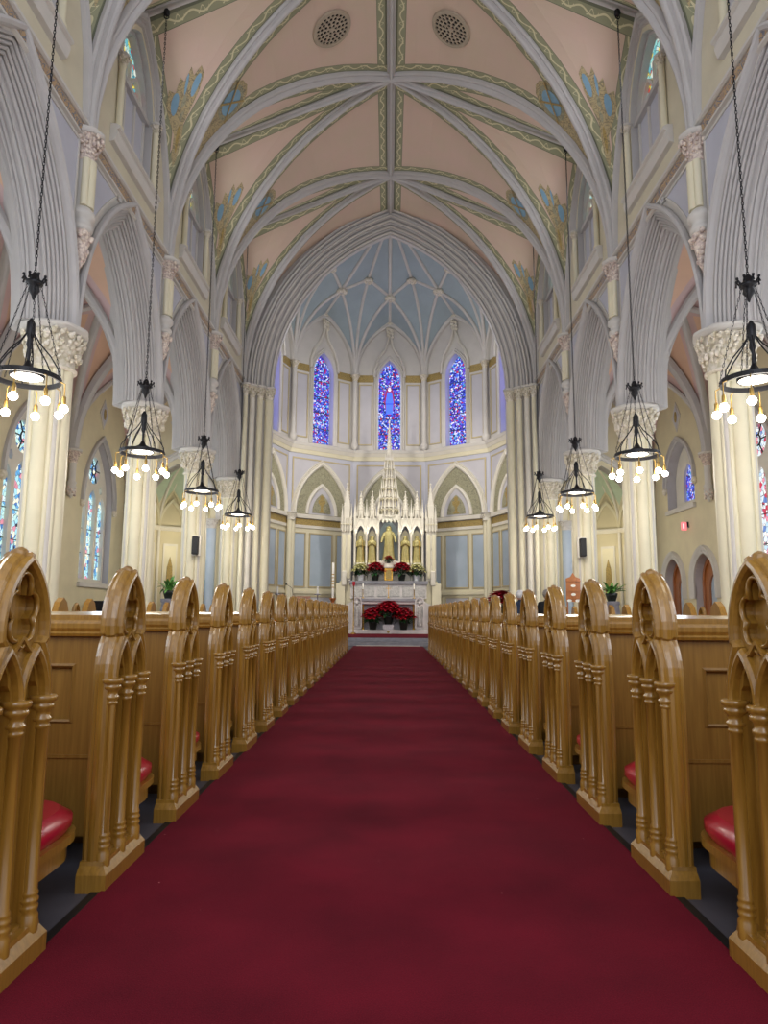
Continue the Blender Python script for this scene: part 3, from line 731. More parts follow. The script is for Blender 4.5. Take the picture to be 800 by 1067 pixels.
# ------------------------------------------------------------------ aisles
AXC, AL = (5.5 + XW) / 2, (XW - 5.5) / 2
AR = [(.02, -.09), (-.04, -.09), (-.09, -.04), (-.11, 0), (-.09, .04), (-.04, .09), (.02, .09)]
win_id = 11
for s in (-1, 1):
    ac = MB(); ar = MB()
    for bi, yb in enumerate(BAYS):
        groin(ac, ar, s * AXC, AL, yb, H, 5.3, 8.5, 8.3, 8.3, 'apeach', 'apeach', 'pink', .22, AR, 10)
        fa = Fr((s * AXC, yb + H, 0), (1, 0, 0), (0, -1, 0))
        sweep(ar, pointed(AL - .02, 3.15, 12, 0, 5.3), [(-.02, -.14), (-.16, -.12), (-.2, 0), (-.16, .12), (-.02, .14)], fa, 'stone')
    structure(ac, 'ceiling_aisle_' + SIDE[s], label='peach and pink vault of the %s aisle' % SIDE[s])
    structure(ar, 'trim_%d' % (21 + (s > 0)), label='grey ribs of the %s aisle vault' % SIDE[s])
    fr = Fr((s * XW, 0, 0), (0, 1, 0), (-s, 0, 0))
    wl = MB(); holes = []
    for bi, yb in enumerate(BAYS):
        if s > 0 and bi == 4:
            holes.append(pointed(.95, 1.25, 8, yb, 4.85, 4.15)[::-1])
            for yd in (19.05, 21.1): holes.append(pointed(.62, .75, 8, yd, 1.95, 0.0)[::-1])
        else: holes.append(pointed(1.05, 1.9, 10, yb, 4.1, 1.85)[::-1])
    plate(wl, [(PIERS[0], -.1), (YA, -.1), (YA, 9), (PIERS[0], 9)], holes, fr, -.6, 0, 'yellow', 'lilac2')
    box(wl, s * (XW + .6), s * (XW + .7), PIERS[0], YA, 0, 9, 'lilac')
    structure(wl, 'wall_aisle_' + SIDE[s], label='pale yellow outer wall of the %s aisle' % SIDE[s])
    for bi, yb in enumerate(BAYS):
        small = s > 0 and bi == 4
        W_, rise, sp, sill = (.95, 1.25, 4.85, 4.15) if small else (1.05, 1.9, 4.1, 1.85)
        gm = 'gl_aisle' if s < 0 else ('gl_apse' if small else 'gl_red')
        fm = MB()
        path = pointed(W_, rise, 10, yb, sp)
        sweep(fm, path, [(.16, 0), (.16, .08), (.08, .10), (.06, .03), (0, .02), (0, -.03), (.1, -.1), (.16, -.05)], fr, 'stone')
        for sd in (-1, 1): ball(fm, (s * (XW - .04), yb + sd * (W_ + .1), sp - .08), .10, 'capital', 8, 5, (.8, 1, 1.2))
        box(fm, s * (XW - .08), s * (XW + .5), yb - W_ - .05, yb + W_ + .05, sill - .13, sill, 'stone2')
        wf = structure(fm, 'window_%d' % win_id, label='%s stained glass window of the %s aisle, %s bay from the front' % ('small pointed' if small else 'tall pointed', SIDE[s], ORD[bi])); win_id += 1
        gl = MB(); tr = MB()
        gp = pointed(W_ - .02, rise - .02, 10, yb, sp, sill)
        if small:
            hl = [pointed(.36, .55, 8, yb, 4.9, 4.35)[::-1], ]
            plate(tr, gp, hl, fr, -.36, -.26, 'white')
        else:
            hl = []
            for k in (-1, 0, 1): hl.append(pointed(.25, .42, 7, yb + k * .66, 4.0 if k else 4.15, sill + .12)[::-1])
            hl.append(blob(yb, 5.15, .40, .40, 24)[::-1])
            for k in (-1, 1): hl.append(blob(yb + k * .52, 4.62, .10, .12, 10)[::-1])
            plate(tr, gp, hl, fr, -.30, -.18, 'white')
            for k in range(6):
                a = k * pi / 3; u, v = yb + .2 * cos(a), 5.15 + .2 * sin(a)
                tube(tr, [fr.p(yb + .12 * cos(a), 5.15 + .12 * sin(a), -.19), fr.p(yb + .4 * cos(a), 5.15 + .4 * sin(a), -.19)], .018, 'iron', 5)
            tube(tr, [fr.p(*p, -.19) for p in blob(yb, 5.15, .13, .13, 14) + [(yb + .13, 5.15)]], .02, 'iron', 5)
            for k in (-1, 0, 1):
                for z in (2.7, 3.4): tube(tr, [fr.p(yb + k * .66 - .25, z, -.26), fr.p(yb + k * .66 + .25, z, -.26)], .012, 'iron', 4)
        tr.build('tracery', wf)
        plate(gl, gp, [], fr, -.29 if not small else -.35, -.28 if not small else -.34, gm); gl.build('glass', wf)
    # diamonds painted above the windows of the far bays
    dm = MB()
    def diamond(mb, f, u, v, k=1.0):
        plate(mb, [(u - .30 * k, v), (u, v - .46 * k), (u + .30 * k, v), (u, v + .46 * k)], [], f, 0, .02, 'stone2')
        plate(mb, [(u - .22 * k, v), (u, v - .35 * k), (u + .22 * k, v), (u, v + .35 * k)], [], f, 0, .03, 'lilac')
        plate(mb, blob(u, v, .09, .17, 12), [], f, 0, .04, 'gold')
    diamond(dm, fr, 20.35, 6.85)
    tag(dm.build('painted_diamond'), 'painted lilac and gold diamond on the %s aisle wall above the window' % SIDE[s], 'wall ornament')
    fe = Fr((0, YA, 0), (1, 0, 0), (0, -1, 0)); dm = MB(); diamond(dm, fe, s * 6.85, 7.15)
    tag(dm.build('painted_diamond'), 'painted lilac and gold diamond above the %s chapel arch' % SIDE[s], 'wall ornament')
    # end wall with chapel arch
    ew = MB(); ap = pointed(1.15, 1.85, 12, s * 6.85, 3.95, 0.0)
    plate(ew, [(s * 7 - 1.6, -.1), (s * 7 + 1.6, -.1), (s * 7 + 1.6, 9), (s * 7 - 1.6, 9)], [ap[::-1]], fe, -.5, 0, 'yellow', 'stone')
    sweep(ew, pointed(1.15, 1.85, 12, s * 6.85, 3.95), [(.34, 0), (.34, .12), (.27, .14), (.24, .05), (.17, .05), (.14, -.03), (.08, -.02), (.05, -.1), (0, -.12), (0, -.5), (.34, -.5)], fe, 'stone2')
    structure(ew, 'wall_chapel_' + SIDE[s], label='end wall of the %s aisle with the chapel arch' % SIDE[s])
    for sd in (-1, 1):
        cj = MB(); lathe(cj, [(.2, 0), (.2, .3), (.15, .38), (.15, 3.7)], 'bluep', (s * 6.85 + sd * 1.2, YA - .05, 0), 14)
        capital(cj, (s * 6.85 + sd * 1.2, YA - .05, 0), .15, .22, 3.68, 3.98, 'stone2', n=10, seed=6, seg=12)
        tag(cj.build('chapel_arch_shaft'), 'slim lilac shaft on the %s of the %s chapel arch' % ('outer side' if sd == s else 'inner side', SIDE[s]), 'column')
    # chapel apse
    cc = MB(); cx, cy, cr = s * 6.85, 23.5, 1.45
    vv = []
    for k in range(6):
        a = radians(-18 + 36 * k) if False else radians(180 - 36 * k); vv.append((cx + cr * cos(a), cy + cr * sin(a)))
    vv = [(cx - cr, YA + .5)] + vv + [(cx + cr, YA + .5)]
    apex = (cx, cy + .1, 6.3); rbm = MB()
    for i in range(len(vv) - 1):
        (x0, y0), (x1, y1) = vv[i], vv[i + 1]
        cc.add([(x0, y0, 0), (x1, y1, 0), (x1, y1, 3.95), (x0, y0, 3.95)], [(0, 1, 2, 3)], 'yellow')
        U = V3((x1 - x0, y1 - y0, 0)); Ln = U.length; Bn = V3((U.y, -U.x, 0)).normalized()
        if (V3((cx, cy, 0)) - V3((x0, y0, 0))).dot(Bn) < 0: Bn = -Bn
        f2 = Fr((x0, y0, 0), U, Bn)
        if Ln > .7:
            plate(cc, [(Ln * .22, 1.3), (Ln * .78, 1.3), (Ln * .78, 3.4), (Ln * .22, 3.4)], [], f2, 0, .03, 'white')
            plate(cc, [(Ln * .28, 1.38), (Ln * .72, 1.38), (Ln * .72, 3.32), (Ln * .28, 3.32)], [], f2, 0, .035, 'cream')
            plate(cc, [(Ln * .36, 1.7), (Ln * .64, 1.7), (Ln * .60, 2.6), (Ln * .5, 2.95), (Ln * .40, 2.6)], [], f2, 0, .06, 'gold')
            sweep(cc, pointed(Ln * .42, .85, 8, Ln / 2, 4.0), [(0, 0), (0, .07), (.09, .07), (.09, 0)], f2, 'cream')
        box_pts = [(x0, y0), (x1, y1)]
        loft(cc, [[V3((x, y, z)) + Bn * b for z, b in ((3.85, 0), (3.85, .06), (3.93, .12), (4.0, .12), (4.0, 0))] for x, y in box_pts], 'white')
        A0, A1 = V3((x0, y0, 3.95)), V3((x1, y1, 3.95)); Oc = V3(apex); Wm = (A0 + A1) / 2; Wm.z = 3.95 + min(1.35, Ln * 1.45)
        def cv2(a, b, k=.12, kz=.7):
            c = a.lerp(b, k); c.z = a.z + (b.z - a.z) * kz; return bez2(a, c, b)
        def bez2(a, c, b, n=8): return [a * (1 - t) ** 2 + c * 2 * t * (1 - t) + b * t * t for t in [q / n for q in range(n + 1)]]
        cc.add([A0, A1, A1 + V3((0, 0, 1.4)), A0 + V3((0, 0, 1.4))], [(0, 1, 2, 3)], 'yellow')
        for P0 in (A0, A1):
            c1, c2 = cv2(P0, Oc), cv2(P0, Wm, .08, .6)
            for q in range(8): cc.add([c1[q], c2[q], c2[q + 1], c1[q + 1]], [(0, 1, 2, 3)], 'cream' if q < 4 else 'green', True)
            cc.add([c1[8], c2[8], c1[5]], [(0, 1, 2)], 'green')
            tube(rbm, [p + (Oc - p) * .03 for p in c2], .05, 'yellow', 6)
        tube(rbm, [Wm, Wm.lerp(Oc, .5) + V3((0, 0, .08)), Oc], .035, 'white', 6)
        if 0 < i:
            tube(rbm, [p + V3((0, 0, -.02)) for p in cv2(A0, Oc)], .05, 'white', 6)
            tube(rbm, [(x0 + (cx - x0) * .03, y0 + (cy - y0) * .03, 0), (x0 + (cx - x0) * .03, y0 + (cy - y0) * .03, 3.9)], .06, 'white', 8)
    for m_, nm in ((cc, 'wall_apse_chapel_' + SIDE[s]), (rbm, 'trim_%d' % (23 + (s > 0)))): structure(m_, nm, label='yellow and green side chapel at the end of the %s aisle' % SIDE[s])
    # chapel side altar
    t = MB(); box(t, cx - .7, cx + .7, 24.1, 24.6, 0, 1.15, 'relief', .02); box(t, cx - .8, cx + .8, 24.0, 24.65, 1.15, 1.25, 'marble', .02)
    tag(t.build('side_altar'), 'grey marble side altar in the %s chapel' % SIDE[s], 'altar')
    # corbels on the aisle wall
    for i, yp in enumerate(PIERS[1:]):
        lab = 'carved wall corbel carrying the %s aisle vault, %s from the front' % (SIDE[s], ORD[i])
        if i == 0 and s == -1:
            m = MB(); capital(m, (0, 0, 0), .10, .21, 4.95, 5.32, 'rosecap', n=10, seed=12, seg=12)
            protoC = thing('wall_corbel', lab, 'corbel', (s * (XW - .1), yp, 0), 'aisle wall corbels'); m.build('carved_capital', protoC)
            m = MB(); lathe(m, [(.02, 4.0), (.08, 4.1), (.13, 4.3), (.10, 4.36), (.13, 4.42), (.09, 4.48), (.09, 4.95)], 'stone2', n=12)
            for k in range(18): ball(m, (.1 * cos(k * 2.4), .1 * sin(k * 2.4), 4.08 + k * .014), .04, 'rosecap', 5, 4)
            m.build('colonette', protoC)
        else: copy_tree(protoC, (s * (XW - .1), yp, 0), lab)

# doors on the right aisle wall
for i, yd in enumerate((19.05, 21.1)):
    fr = Fr((XW, 0, 0), (0, 1, 0), (-1, 0, 0))
    m = MB(); sweep(m, pointed(.62, .75, 10, yd, 1.95, 1.5), [(0, -.02), (0, .05), (.06, .08), (.09, .03), (.15, .08), (.21, .1), (.23, 0), (.23, -.02)], fr, 'stone2')
    d = structure(m, 'door_%d' % (i + 1), label='pointed wooden door with a leaded pane, %s of the pair in the right aisle wall' % ('nearer' if i == 0 else 'farther'))
    m = MB(); outer = pointed(.60, .72, 8, yd, 1.95, 0.02)
    pane = pointed(.26, .4, 8, yd, 1.75, 1.05)
    plate(m, outer, [pane[::-1]], fr, -.30, -.22, 'wood_red'); sweep(m, outer, [(-.10, -.22), (-.10, -.18), (0, -.18), (0, -.22)], fr, 'wood_red'); d = m.build('door_leaf', d)
    plate(m2 := MB(), pane, [], fr, -.28, -.27, 'gl_pane' if 'gl_pane' in M else 'bluep'); m2.build('door_glass', d)
    m = MB(); ball(m, (XW + .16, yd - .42, 1.0), .035, 'brass'); tube(m, [(XW + .22, yd - .42, 1.0), (XW + .15, yd - .42, 1.0)], .015, 'brass'); m.build('door_handle', d)
e = thing('wall_sign', 'small pink-red lit sign high on the right aisle wall above the doors', 'sign', (8.36, 19.9, 3.42))
m = MB(); box(m, -.08, .08, -.03, .03, 0, .24, 'exitp', .02); m.build('lit_panel', e)
m = MB(); box(m, -.035, -.005, -.036, -.028, .05, .19, 'exitw'); m.build('pale_mark', e)
m = MB(); box(m, .07, .14, -.02, .02, .08, .12, 'urn'); tube(m, [(.10, 0, .1), (.10, 0, .24)], .03, 'iron', 8); m.build('bracket', e)

# ------------------------------------------------------------------ apse
CY, AR_, AP = 25.2, 5.05, 5.05 * cos(radians(18))
for d_ in (-72, -36, 0, 36, 72):
    a_ = radians(d_); lamp('apse_window_daylight', 'AREA', ((AP + .24) * sin(a_), CY + (AP + .24) * cos(a_), 10.0), 9, (0.45, 0.42, 1.0), .8, 3.6, (radians(90), 0, pi - a_ ))
def apse_v(deg, r=AR_, z=0): a = radians(deg); return V3((r * sin(a), CY + r * cos(a), z))
FW = 2 * AR_ * sin(radians(18))
av = MB(); avr = MB(); bosses = MB()
def bez(a, c, b, n=8): return [a * (1 - t) ** 2 + c * 2 * t * (1 - t) + b * t * t for t in [i / n for i in range(n + 1)]]
ZC, ZWb, ZA, ZB, ZO = 11.4, 13.85, 14.45, 14.95, 16.2
rA, rB = 3.45, 2.95
O_ = V3((0, CY, ZO))
def capv(d): return apse_v(d, 4.93, ZC)
def Bp(d): return apse_v(d, rB, ZB)
def Ap(d): return apse_v(d, rA, ZA)
def Wp(d): return apse_v(d, AP - .03, ZWb)
def curve(a, b, k=.10, kz=.72):
    c = a.lerp(b, k); c.z = a.z + (b.z - a.z) * kz; return bez(a, c, b)
def ruled(mb, c1, c2, m):
    for i in range(len(c1) - 1): mb.add([c1[i], c2[i], c2[i + 1], c1[i + 1]], [(0, 1, 2, 3)], m, True)
def ribt(c, r=.075, m='stone2'): tube(avr, c, r, m, 6)
for k in range(-2, 3):
    d = 36 * k
    for q in (-1, 1):
        cpt, b_, a_, w_ = capv(d + 18 * q), Bp(d + 18 * q), Ap(d), Wp(d)
        cB, cA, cW = curve(cpt, b_), curve(cpt, a_, .14), curve(cpt, w_, .12, .62)
        ruled(av, cB, cA, 'blue'); ruled(av, cA, cW, 'blue')
        ribt([p + V3((0, 0, -.03)) for p in cA]); ribt([p + (O_ - p) * .008 for p in cW], .07)
        up2 = V3((0, 0, .05))
        av.add([a_, b_, O_], [(0, 1, 2)], 'blue'); ribt([a_, b_])
    ribt([Wp(d), Ap(d), O_])
    for p, r in ((Ap(d), .24), (Wp(d), .16)):
        for j in range(12): ball(bosses, (p.x + r * .6 * cos(j * 2.4), p.y + r * .6 * sin(j * 2.4), p.z - .05 - .02 * (j % 3)), r * .42, 'capital', 6, 4)
    # web above wall arch: vertical infill to meet the wall
for k in range(-3, 3):
    d = 36 * k + 18
    ribt(curve(capv(d), Bp(d)), .075); ribt([Bp(d), O_])
    p = Bp(d)
    for j in range(12): ball(bosses, (p.x + .14 * cos(j * 2.4), p.y + .14 * sin(j * 2.4), p.z - .05 - .03 * (j % 3)), .09, 'capital', 6, 4)
# straight bay between apse and chancel arch
for s in (-1, 1):
    cv = curve(capv(90 * s), Bp(90 * s)) + [O_]
    ruled(av, cv, [V3((p.x, YA + .6, p.z)) for p in cv], 'blue')
    for yy in (23.4,): ribt([V3((p.x, yy, p.z)) for p in cv])
structure(av, 'ceiling_apse', label='dusty blue star vault of the apse')
structure(avr, 'trim_30', label='white ribs of the apse vault')
structure(bosses, 'trim_31', label='carved bosses of the apse vault')

aw = MB(); wn = 30
def facet(c, half_w, U, B, d, window=True):
    """one wall facet; u from -half_w to half_w"""
    global wn
    f = Fr((c.x, c.y, 0), U, B); h = half_w
    path = pointed(.50, .95, 8, 0, 11.15, 8.05)
    # upper wall with deep window recess
    arcp = []
    plate(aw, [(-h, 7.6), (h, 7.6), (h, 14.6), (-h, 14.6)], [path[::-1]] if window else [], f, -.45, 0, 'stone2', 'lilac')
    plate(aw, [(-h, 0), (h, 0), (h, 7.6), (-h, 7.6)], [], f, -.05, 0, 'lilac')
    if window:
        fm = MB(); sweep(fm, pointed(.50, .95, 10, 0, 11.15, 8.05), [(.02, 0), (.0, .05), (.07, .09), (.10, .03), (.16, .07), (.19, .0)], f, 'stone2')
        # ogee hood and finial
        og = [(-.62, 11.3), (-.60, 11.7), (-.45, 12.15), (-.2, 12.5), (-.08, 12.8), (0, 13.15), (.08, 12.8), (.2, 12.5), (.45, 12.15), (.60, 11.7), (.62, 11.3)]
        sweep(fm, og, [(0, 0), (0, .14), (.04, .18), (.10, .12), (.10, 0)], f, 'white')
        for q in range(9): ball(fm, f.p(.11 * cos(q * 2), 13.15 + .05 * q, .12), .08, 'capital', 6, 4)
        box_ = [(-.6, 8.05), (.6, 8.05), (.6, 7.97), (-.6, 7.97)]
        plate(fm, box_, [], f, -.4, .12, 'stone')
        wf = structure(fm, 'window_%d' % wn, label='tall blue stained glass lancet high in the apse, %s' % {0: 'behind the altar spire', -36: 'first left of the centre', 36: 'first right of the centre', -72: 'far left facet', 72: 'far right facet'}[d]); wn += 1
        gl = MB(); plate(gl, pointed(.48, .93, 8, 0, 11.15, 8.07), [], f, -.31, -.30, 'gl_apse'); wf = gl.build('glass', wf)
        if d == 0:
            fg = MB(); plate(fg, blob(0, 10.35, .22, .66, 18), [], f, -.30, -.292, 'glred')
            plate(fg, [(-.14, 9.75), (.14, 9.75), (.17, 10.3), (.10, 10.75), (-.10, 10.75), (-.17, 10.3)], [], f, -.30, -.286, 'glblue')
            plate(fg, blob(0, 10.88, .07, .09, 10), [], f, -.30, -.284, 'glwhite'); fg.build('glass_figure', wf)
        ld = MB()
        for z in (8.8, 9.5, 10.2, 10.9): plate(ld, [(-.49, z), (.49, z), (.49, z + .025), (-.49, z + .025)], [], f, -.30, -.28, 'black')
        ld.build('saddle_bar', wf)
    # upper side panels
    for q in (-1, 1):
        a, b = (.74, h - .22)
        pl = [(q * a, 8.25), (q * b, 8.25), (q * b, 11.0), (q * a, 11.0)]
        if area2(pl) < 0: pl = pl[::-1]
        sweep(aw, pl, [(0, 0), (0, .04), (.05, .04), (.05, 0)], f, 'tan', closed=True); plate(aw, pl, [], f, 0, .01, 'lilac2')
        pg = [(q * .70, 11.1), (q * (h - .12), 11.1), (q * (h - .12), 11.42), (q * .70, 11.42)]
        if area2(pg) < 0: pg = pg[::-1]
        plate(aw, pg, [], f, 0, .02, 'gold')
    # wall arch above
    sweep(aw, pointed(h - .12, 2.3, 12, 0, ZC), [(-.04, 0), (-.04, .12), (.04, .16), (.10, .10), (.10, 0)], f, 'stone2')
    # cornice between storeys
    for z0, z1, b0, b1, mm in ((7.86, 7.98, .22, .26, 'stone2'), (7.72, 7.86, .12, .20, 'white'), (7.56, 7.72, .05, .10, 'cream')):
        e = h + .1
        aw.add([f.p(-e, z1, 0), f.p(e, z1, 0), f.p(e, z1, b1), f.p(-e, z1, b1), f.p(-e, z0, b0), f.p(e, z0, b0), f.p(-e, z0, 0), f.p(e, z0, 0)], [(0, 1, 2, 3), (3, 2, 5, 4), (4, 5, 7, 6)], mm)
    # lower spandrels: lilac fields with cream edge
    plate(aw, [(-h + .16, 5.2), (h - .16, 5.2), (h - .16, 7.38), (-h + .16, 7.38)], [], f, 0, .008, 'lilac2')
    sweep(aw, [(h - .16, 5.2), (h - .16, 7.38), (-h + .16, 7.38), (-h + .16, 5.2)][::-1], [(-.06, 0), (-.06, .03), (0, .03), (0, 0)], f, 'tan')
    # blind arch
    arch = pointed(1.24, 2.15, 12, 0, 5.0)
    plate(aw, arch, [], f, 0, .02, 'sage')
    sweep(aw, arch, [(-.03, 0), (-.03, .08), (.03, .14), (.08, .12), (.10, .06), (.17, .1), (.20, .03), (.20, 0)], f, 'white')
    ia = pointed(.62, 1.15, 10, 0, 5.05)
    sweep(aw, ia, [(0, 0), (0, .06), (.06, .1), (.14, .08), (.16, 0)], f, 'white'); plate(aw, ia, [], f, 0, .03, 'lilac2')
    iz = pointed(.44, .82, 8, 0, 5.12); plate(aw, iz, [], f, 0, .05, 'sage')
    # gilt chalice painting
    plate(aw, [(-.16, 5.15), (.16, 5.15), (.06, 5.25), (.05, 5.42), (.17, 5.55), (.17, 5.68), (-.17, 5.68), (-.17, 5.55), (-.05, 5.42), (-.06, 5.25)], [], f, .04, .06, 'gold')
    plate(aw, blob(0, 5.77, .10, .10, 12), [], f, .04, .06, 'gold')
    # mid rail, frieze, panels, dado
    plate(aw, [(-h, 4.86), (h, 4.86), (h, 5.02), (-h, 5.02)], [], f, 0, .12, 'white')
    plate(aw, [(-h, 4.58), (h, 4.58), (h, 4.84), (-h, 4.84)], [], f, 0, .03, 'gold')
    plate(aw, [(-h, 4.46), (h, 4.46), (h, 4.58), (-h, 4.58)], [], f, 0, .06, 'white')
    plate(aw, [(-h, 0), (h, 0), (h, 4.46), (-h, 4.46)], [], f, 0, .01, 'cream')
    for a, b in ((-h + .2, -.72), (-.56, .56), (.72, h - .2)):
        pl = [(a, 2.05), (b, 2.05), (b, 4.28), (a, 4.28)]
        plate(aw, pl, [], f, 0, .02, 'bluep'); sweep(aw, pl, [(0, 0), (0, .05), (.05, .05), (.05, 0)], f, 'tan', closed=True)
        pl = [(a, .5), (b, .5), (b, 1.7), (a, 1.7)]; plate(aw, pl, [], f, 0, .02, 'lilac2'); sweep(aw, pl, [(0, 0), (0, .04), (.04, .04), (.04, 0)], f, 'tan', closed=True)
    plate(aw, [(-h, 1.8), (h, 1.8), (h, 1.92), (-h, 1.92)], [], f, 0, .08, 'cream')
for k in range(-2, 3):
    d = 36 * k; a = radians(d)
    c = V3((AP * sin(a), CY + AP * cos(a), 0))
    facet(c, FW / 2, (cos(a), -sin(a), 0), (-sin(a), -cos(a), 0), d)
for s in (-1, 1):
    c = V3((s * AR_, (CY + YA + .4) / 2, 0))
    facet(c, (CY - YA - .4) / 2, (0, -s, 0), (-s, 0, 0), 90 * s, False)
structure(aw, 'wall_apse', label='apse walls with blind arches, painted chalices and pale blue panels')
av_col = MB()
lathe(av_col, [(.16, .26), (.16, .6), (.11, .7), (.11, 4.75)], 'cream', (-.07, 0, 0), 12); lathe(av_col, [(.11, .7), (.11, 4.75)], 'cream', (.09, 0, 0), 12)
av_cap = MB(); capital(av_cap, (0, 0, 0), .17, .25, 4.72, 5.05, 'white', 'white', n=10, seed=3, seg=14)
uc = MB(); lathe(uc, [(.05, 7.98), (.16, 8.1), (.16, 8.25), (.10, 8.35), (.10, 11.1)], 'stone2', n=14)
uk = MB(); capital(uk, (0, 0, 0), .10, .20, 11.08, 11.42, 'capital', n=9, seed=5, seg=12)
protoA = None
for k in range(-3, 3):
    d = 36 * k + 18; p = apse_v(d, 4.86)
    lab = 'paired cream apse shaft with carved capitals, %s from the left' % ORD[k + 3]
    if protoA is None:
        protoA = thing('apse_shaft', lab, 'column', (p.x, p.y, 0), 'apse corner shafts', rz=-radians(d))
        av_col.build('lower_shaft', protoA); av_cap.build('lower_capital', protoA); uc.build('upper_shaft', protoA); uk.build('upper_capital', protoA)
    else: copy_tree(protoA, (p.x, p.y, 0), lab, rz=-radians(d))

# ------------------------------------------------------------------ reredos and altar
RY = 28.3
rr_ = thing('reredos', 'tall cream gothic reredos of niches, pinnacles and a central openwork spire behind the altar', 'altar screen', (0, RY, 0))
def spirelet(mb, x, y, z, r, h, m='white', crock=True, n=4, ph=pi / 4):
    lathe(mb, [(r * 1.25, z), (r * 1.25, z + .05 * h), (r, z + .07 * h), (r * .12, z + h * .9), (r * .3, z + h * .92), (r * .35, z + h * .95), (r * .05, z + h)], m, (x, y, 0), n, False, ph=ph)
    if crock:
        c = max(3, int(h / .16))
        for i in range(c):
            t_ = .12 + .72 * i / c; rr = r * (1 - (t_ - .05)) * 1.12
            for k in range(n):
                a = 2 * pi * k / n + ph; ball(mb, (x + rr * cos(a), y + rr * sin(a), z + h * t_), .028 + .02 * r, m, 5, 3)
m = MB()
box(m, -1.95, 1.95, -.1, .5, .26, 2.3, 'cream', .02)
box(m, -1.5, 1.5, .28, .5, 2.3, 4.9, 'shelf'); m.build('screen_body', rr_)
for s in (-1, 1):
    m = MB()   # outer tower
    box(m, s * 1.5, s * 1.9, -.15, .45, 2.3, 4.3, 'white', .02)
    for k in range(2): box(m, s * (1.54 + .2 * k), s * (1.66 + .2 * k), -.2, -.15, 2.4, 4.15, 'cream', .01)
    box(m, s * 1.46, s * 1.94, -.2, .5, 4.3, 4.78, 'white', .03)
    for k in range(4): box(m, s * (1.5 + .11 * k), s * (1.56 + .11 * k), -.26, -.2, 4.25, 4.85, 'white', .015)
    box(m, s * 1.56, s * 1.82, -.1, .3, 4.78, 5.35, 'white', .03)
    for q in (-1, 1):
        for yy in (-.16, .42): spirelet(m, s * 1.69 + q * .19, yy, 4.78, .05, .62, crock=False)
    for z in (2.5, 3.1, 3.7):
        f6 = Fr((s * 1.7, -.15, 0), (1, 0, 0), (0, -1, 0)); sweep(m, pointed(.05, .1, 5, 0, z + .4, z), [(0, 0), (0, .03), (.02, .03), (.02, 0)], f6, 'white')
    for k in range(5): ball(m, (s * 1.7 + (-.2 + .1 * k), -.27, 4.56), .035, 'cream', 6, 4)
    spirelet(m, s * 1.69, .05, 5.3, .16, 1.0); m.build('corner_tower', rr_)
    m = MB(); box(m, s * 1.72, s * 2.08, -.25, .35, .26, 2.2, 'cream', .02); box(m, s * 1.66, s * 1.86, -.3, .3, 2.1, 2.7, 'white', .04); m.build('side_pedestal', rr_)
    for i, x in enumerate((.67, 1.13)):
        m = MB()   # canopy above a niche
        fc = Fr((s * x, -.18, 0), (1, 0, 0), (0, -1, 0))
        plate(m, [(-.2, 4.2), (-.2, 4.75), (.2, 4.75), (.2, 4.2), (.15, 4.2), (.13, 4.33), (.07, 4.45), (0, 4.52), (-.07, 4.45), (-.13, 4.33), (-.15, 4.2)], [], fc, -.06, 0, 'white')
        sweep(m, [(-.19, 4.45), (-.1, 4.7), (0, 5.0), (.1, 4.7), (.19, 4.45)], [(0, 0), (0, .05), (.04, .05), (.04, 0)], fc, 'white')
        box(m, s * x - .19, s * x + .19, -.18, .3, 4.72, 4.82, 'white', .02)
        lathe(m, [(.15, 4.8), (.15, 5.15), (.17, 5.18), (.12, 5.22)], 'white', (s * x, 0, 0), 6, False)
        for q in (-1, 1): spirelet(m, s * x + q * .15, -.1, 4.9, .035, .45, crock=False)
        spirelet(m, s * x, 0, 5.18, .12, .78, n=6, ph=0); m.build('niche_canopy', rr_)
    for x in (.43, .90, 1.36):
        m = MB()
        lathe(m, [(.06, 2.3), (.06, 2.5), (.035, 2.54), (.035, 3.0), (.05, 3.03), (.035, 3.06), (.035, 4.12), (.06, 4.16), (.07, 4.25)], 'white', (s * x, -.16, 0), 8)
        box(m, s * x - .045, s * x + .045, -.1, .3, 2.3, 4.8, 'white', .01); box(m, s * x - .05, s * x + .05, -.2, .1, 4.25, 5.0, 'white', .015)
        spirelet(m, s * x, -.1, 4.98, .055, .62, crock=False); m.build('buttress', rr_)
m = MB()   # central canopy and spire in stages
fc = Fr((0, -.32, 0), (1, 0, 0), (0, -1, 0))
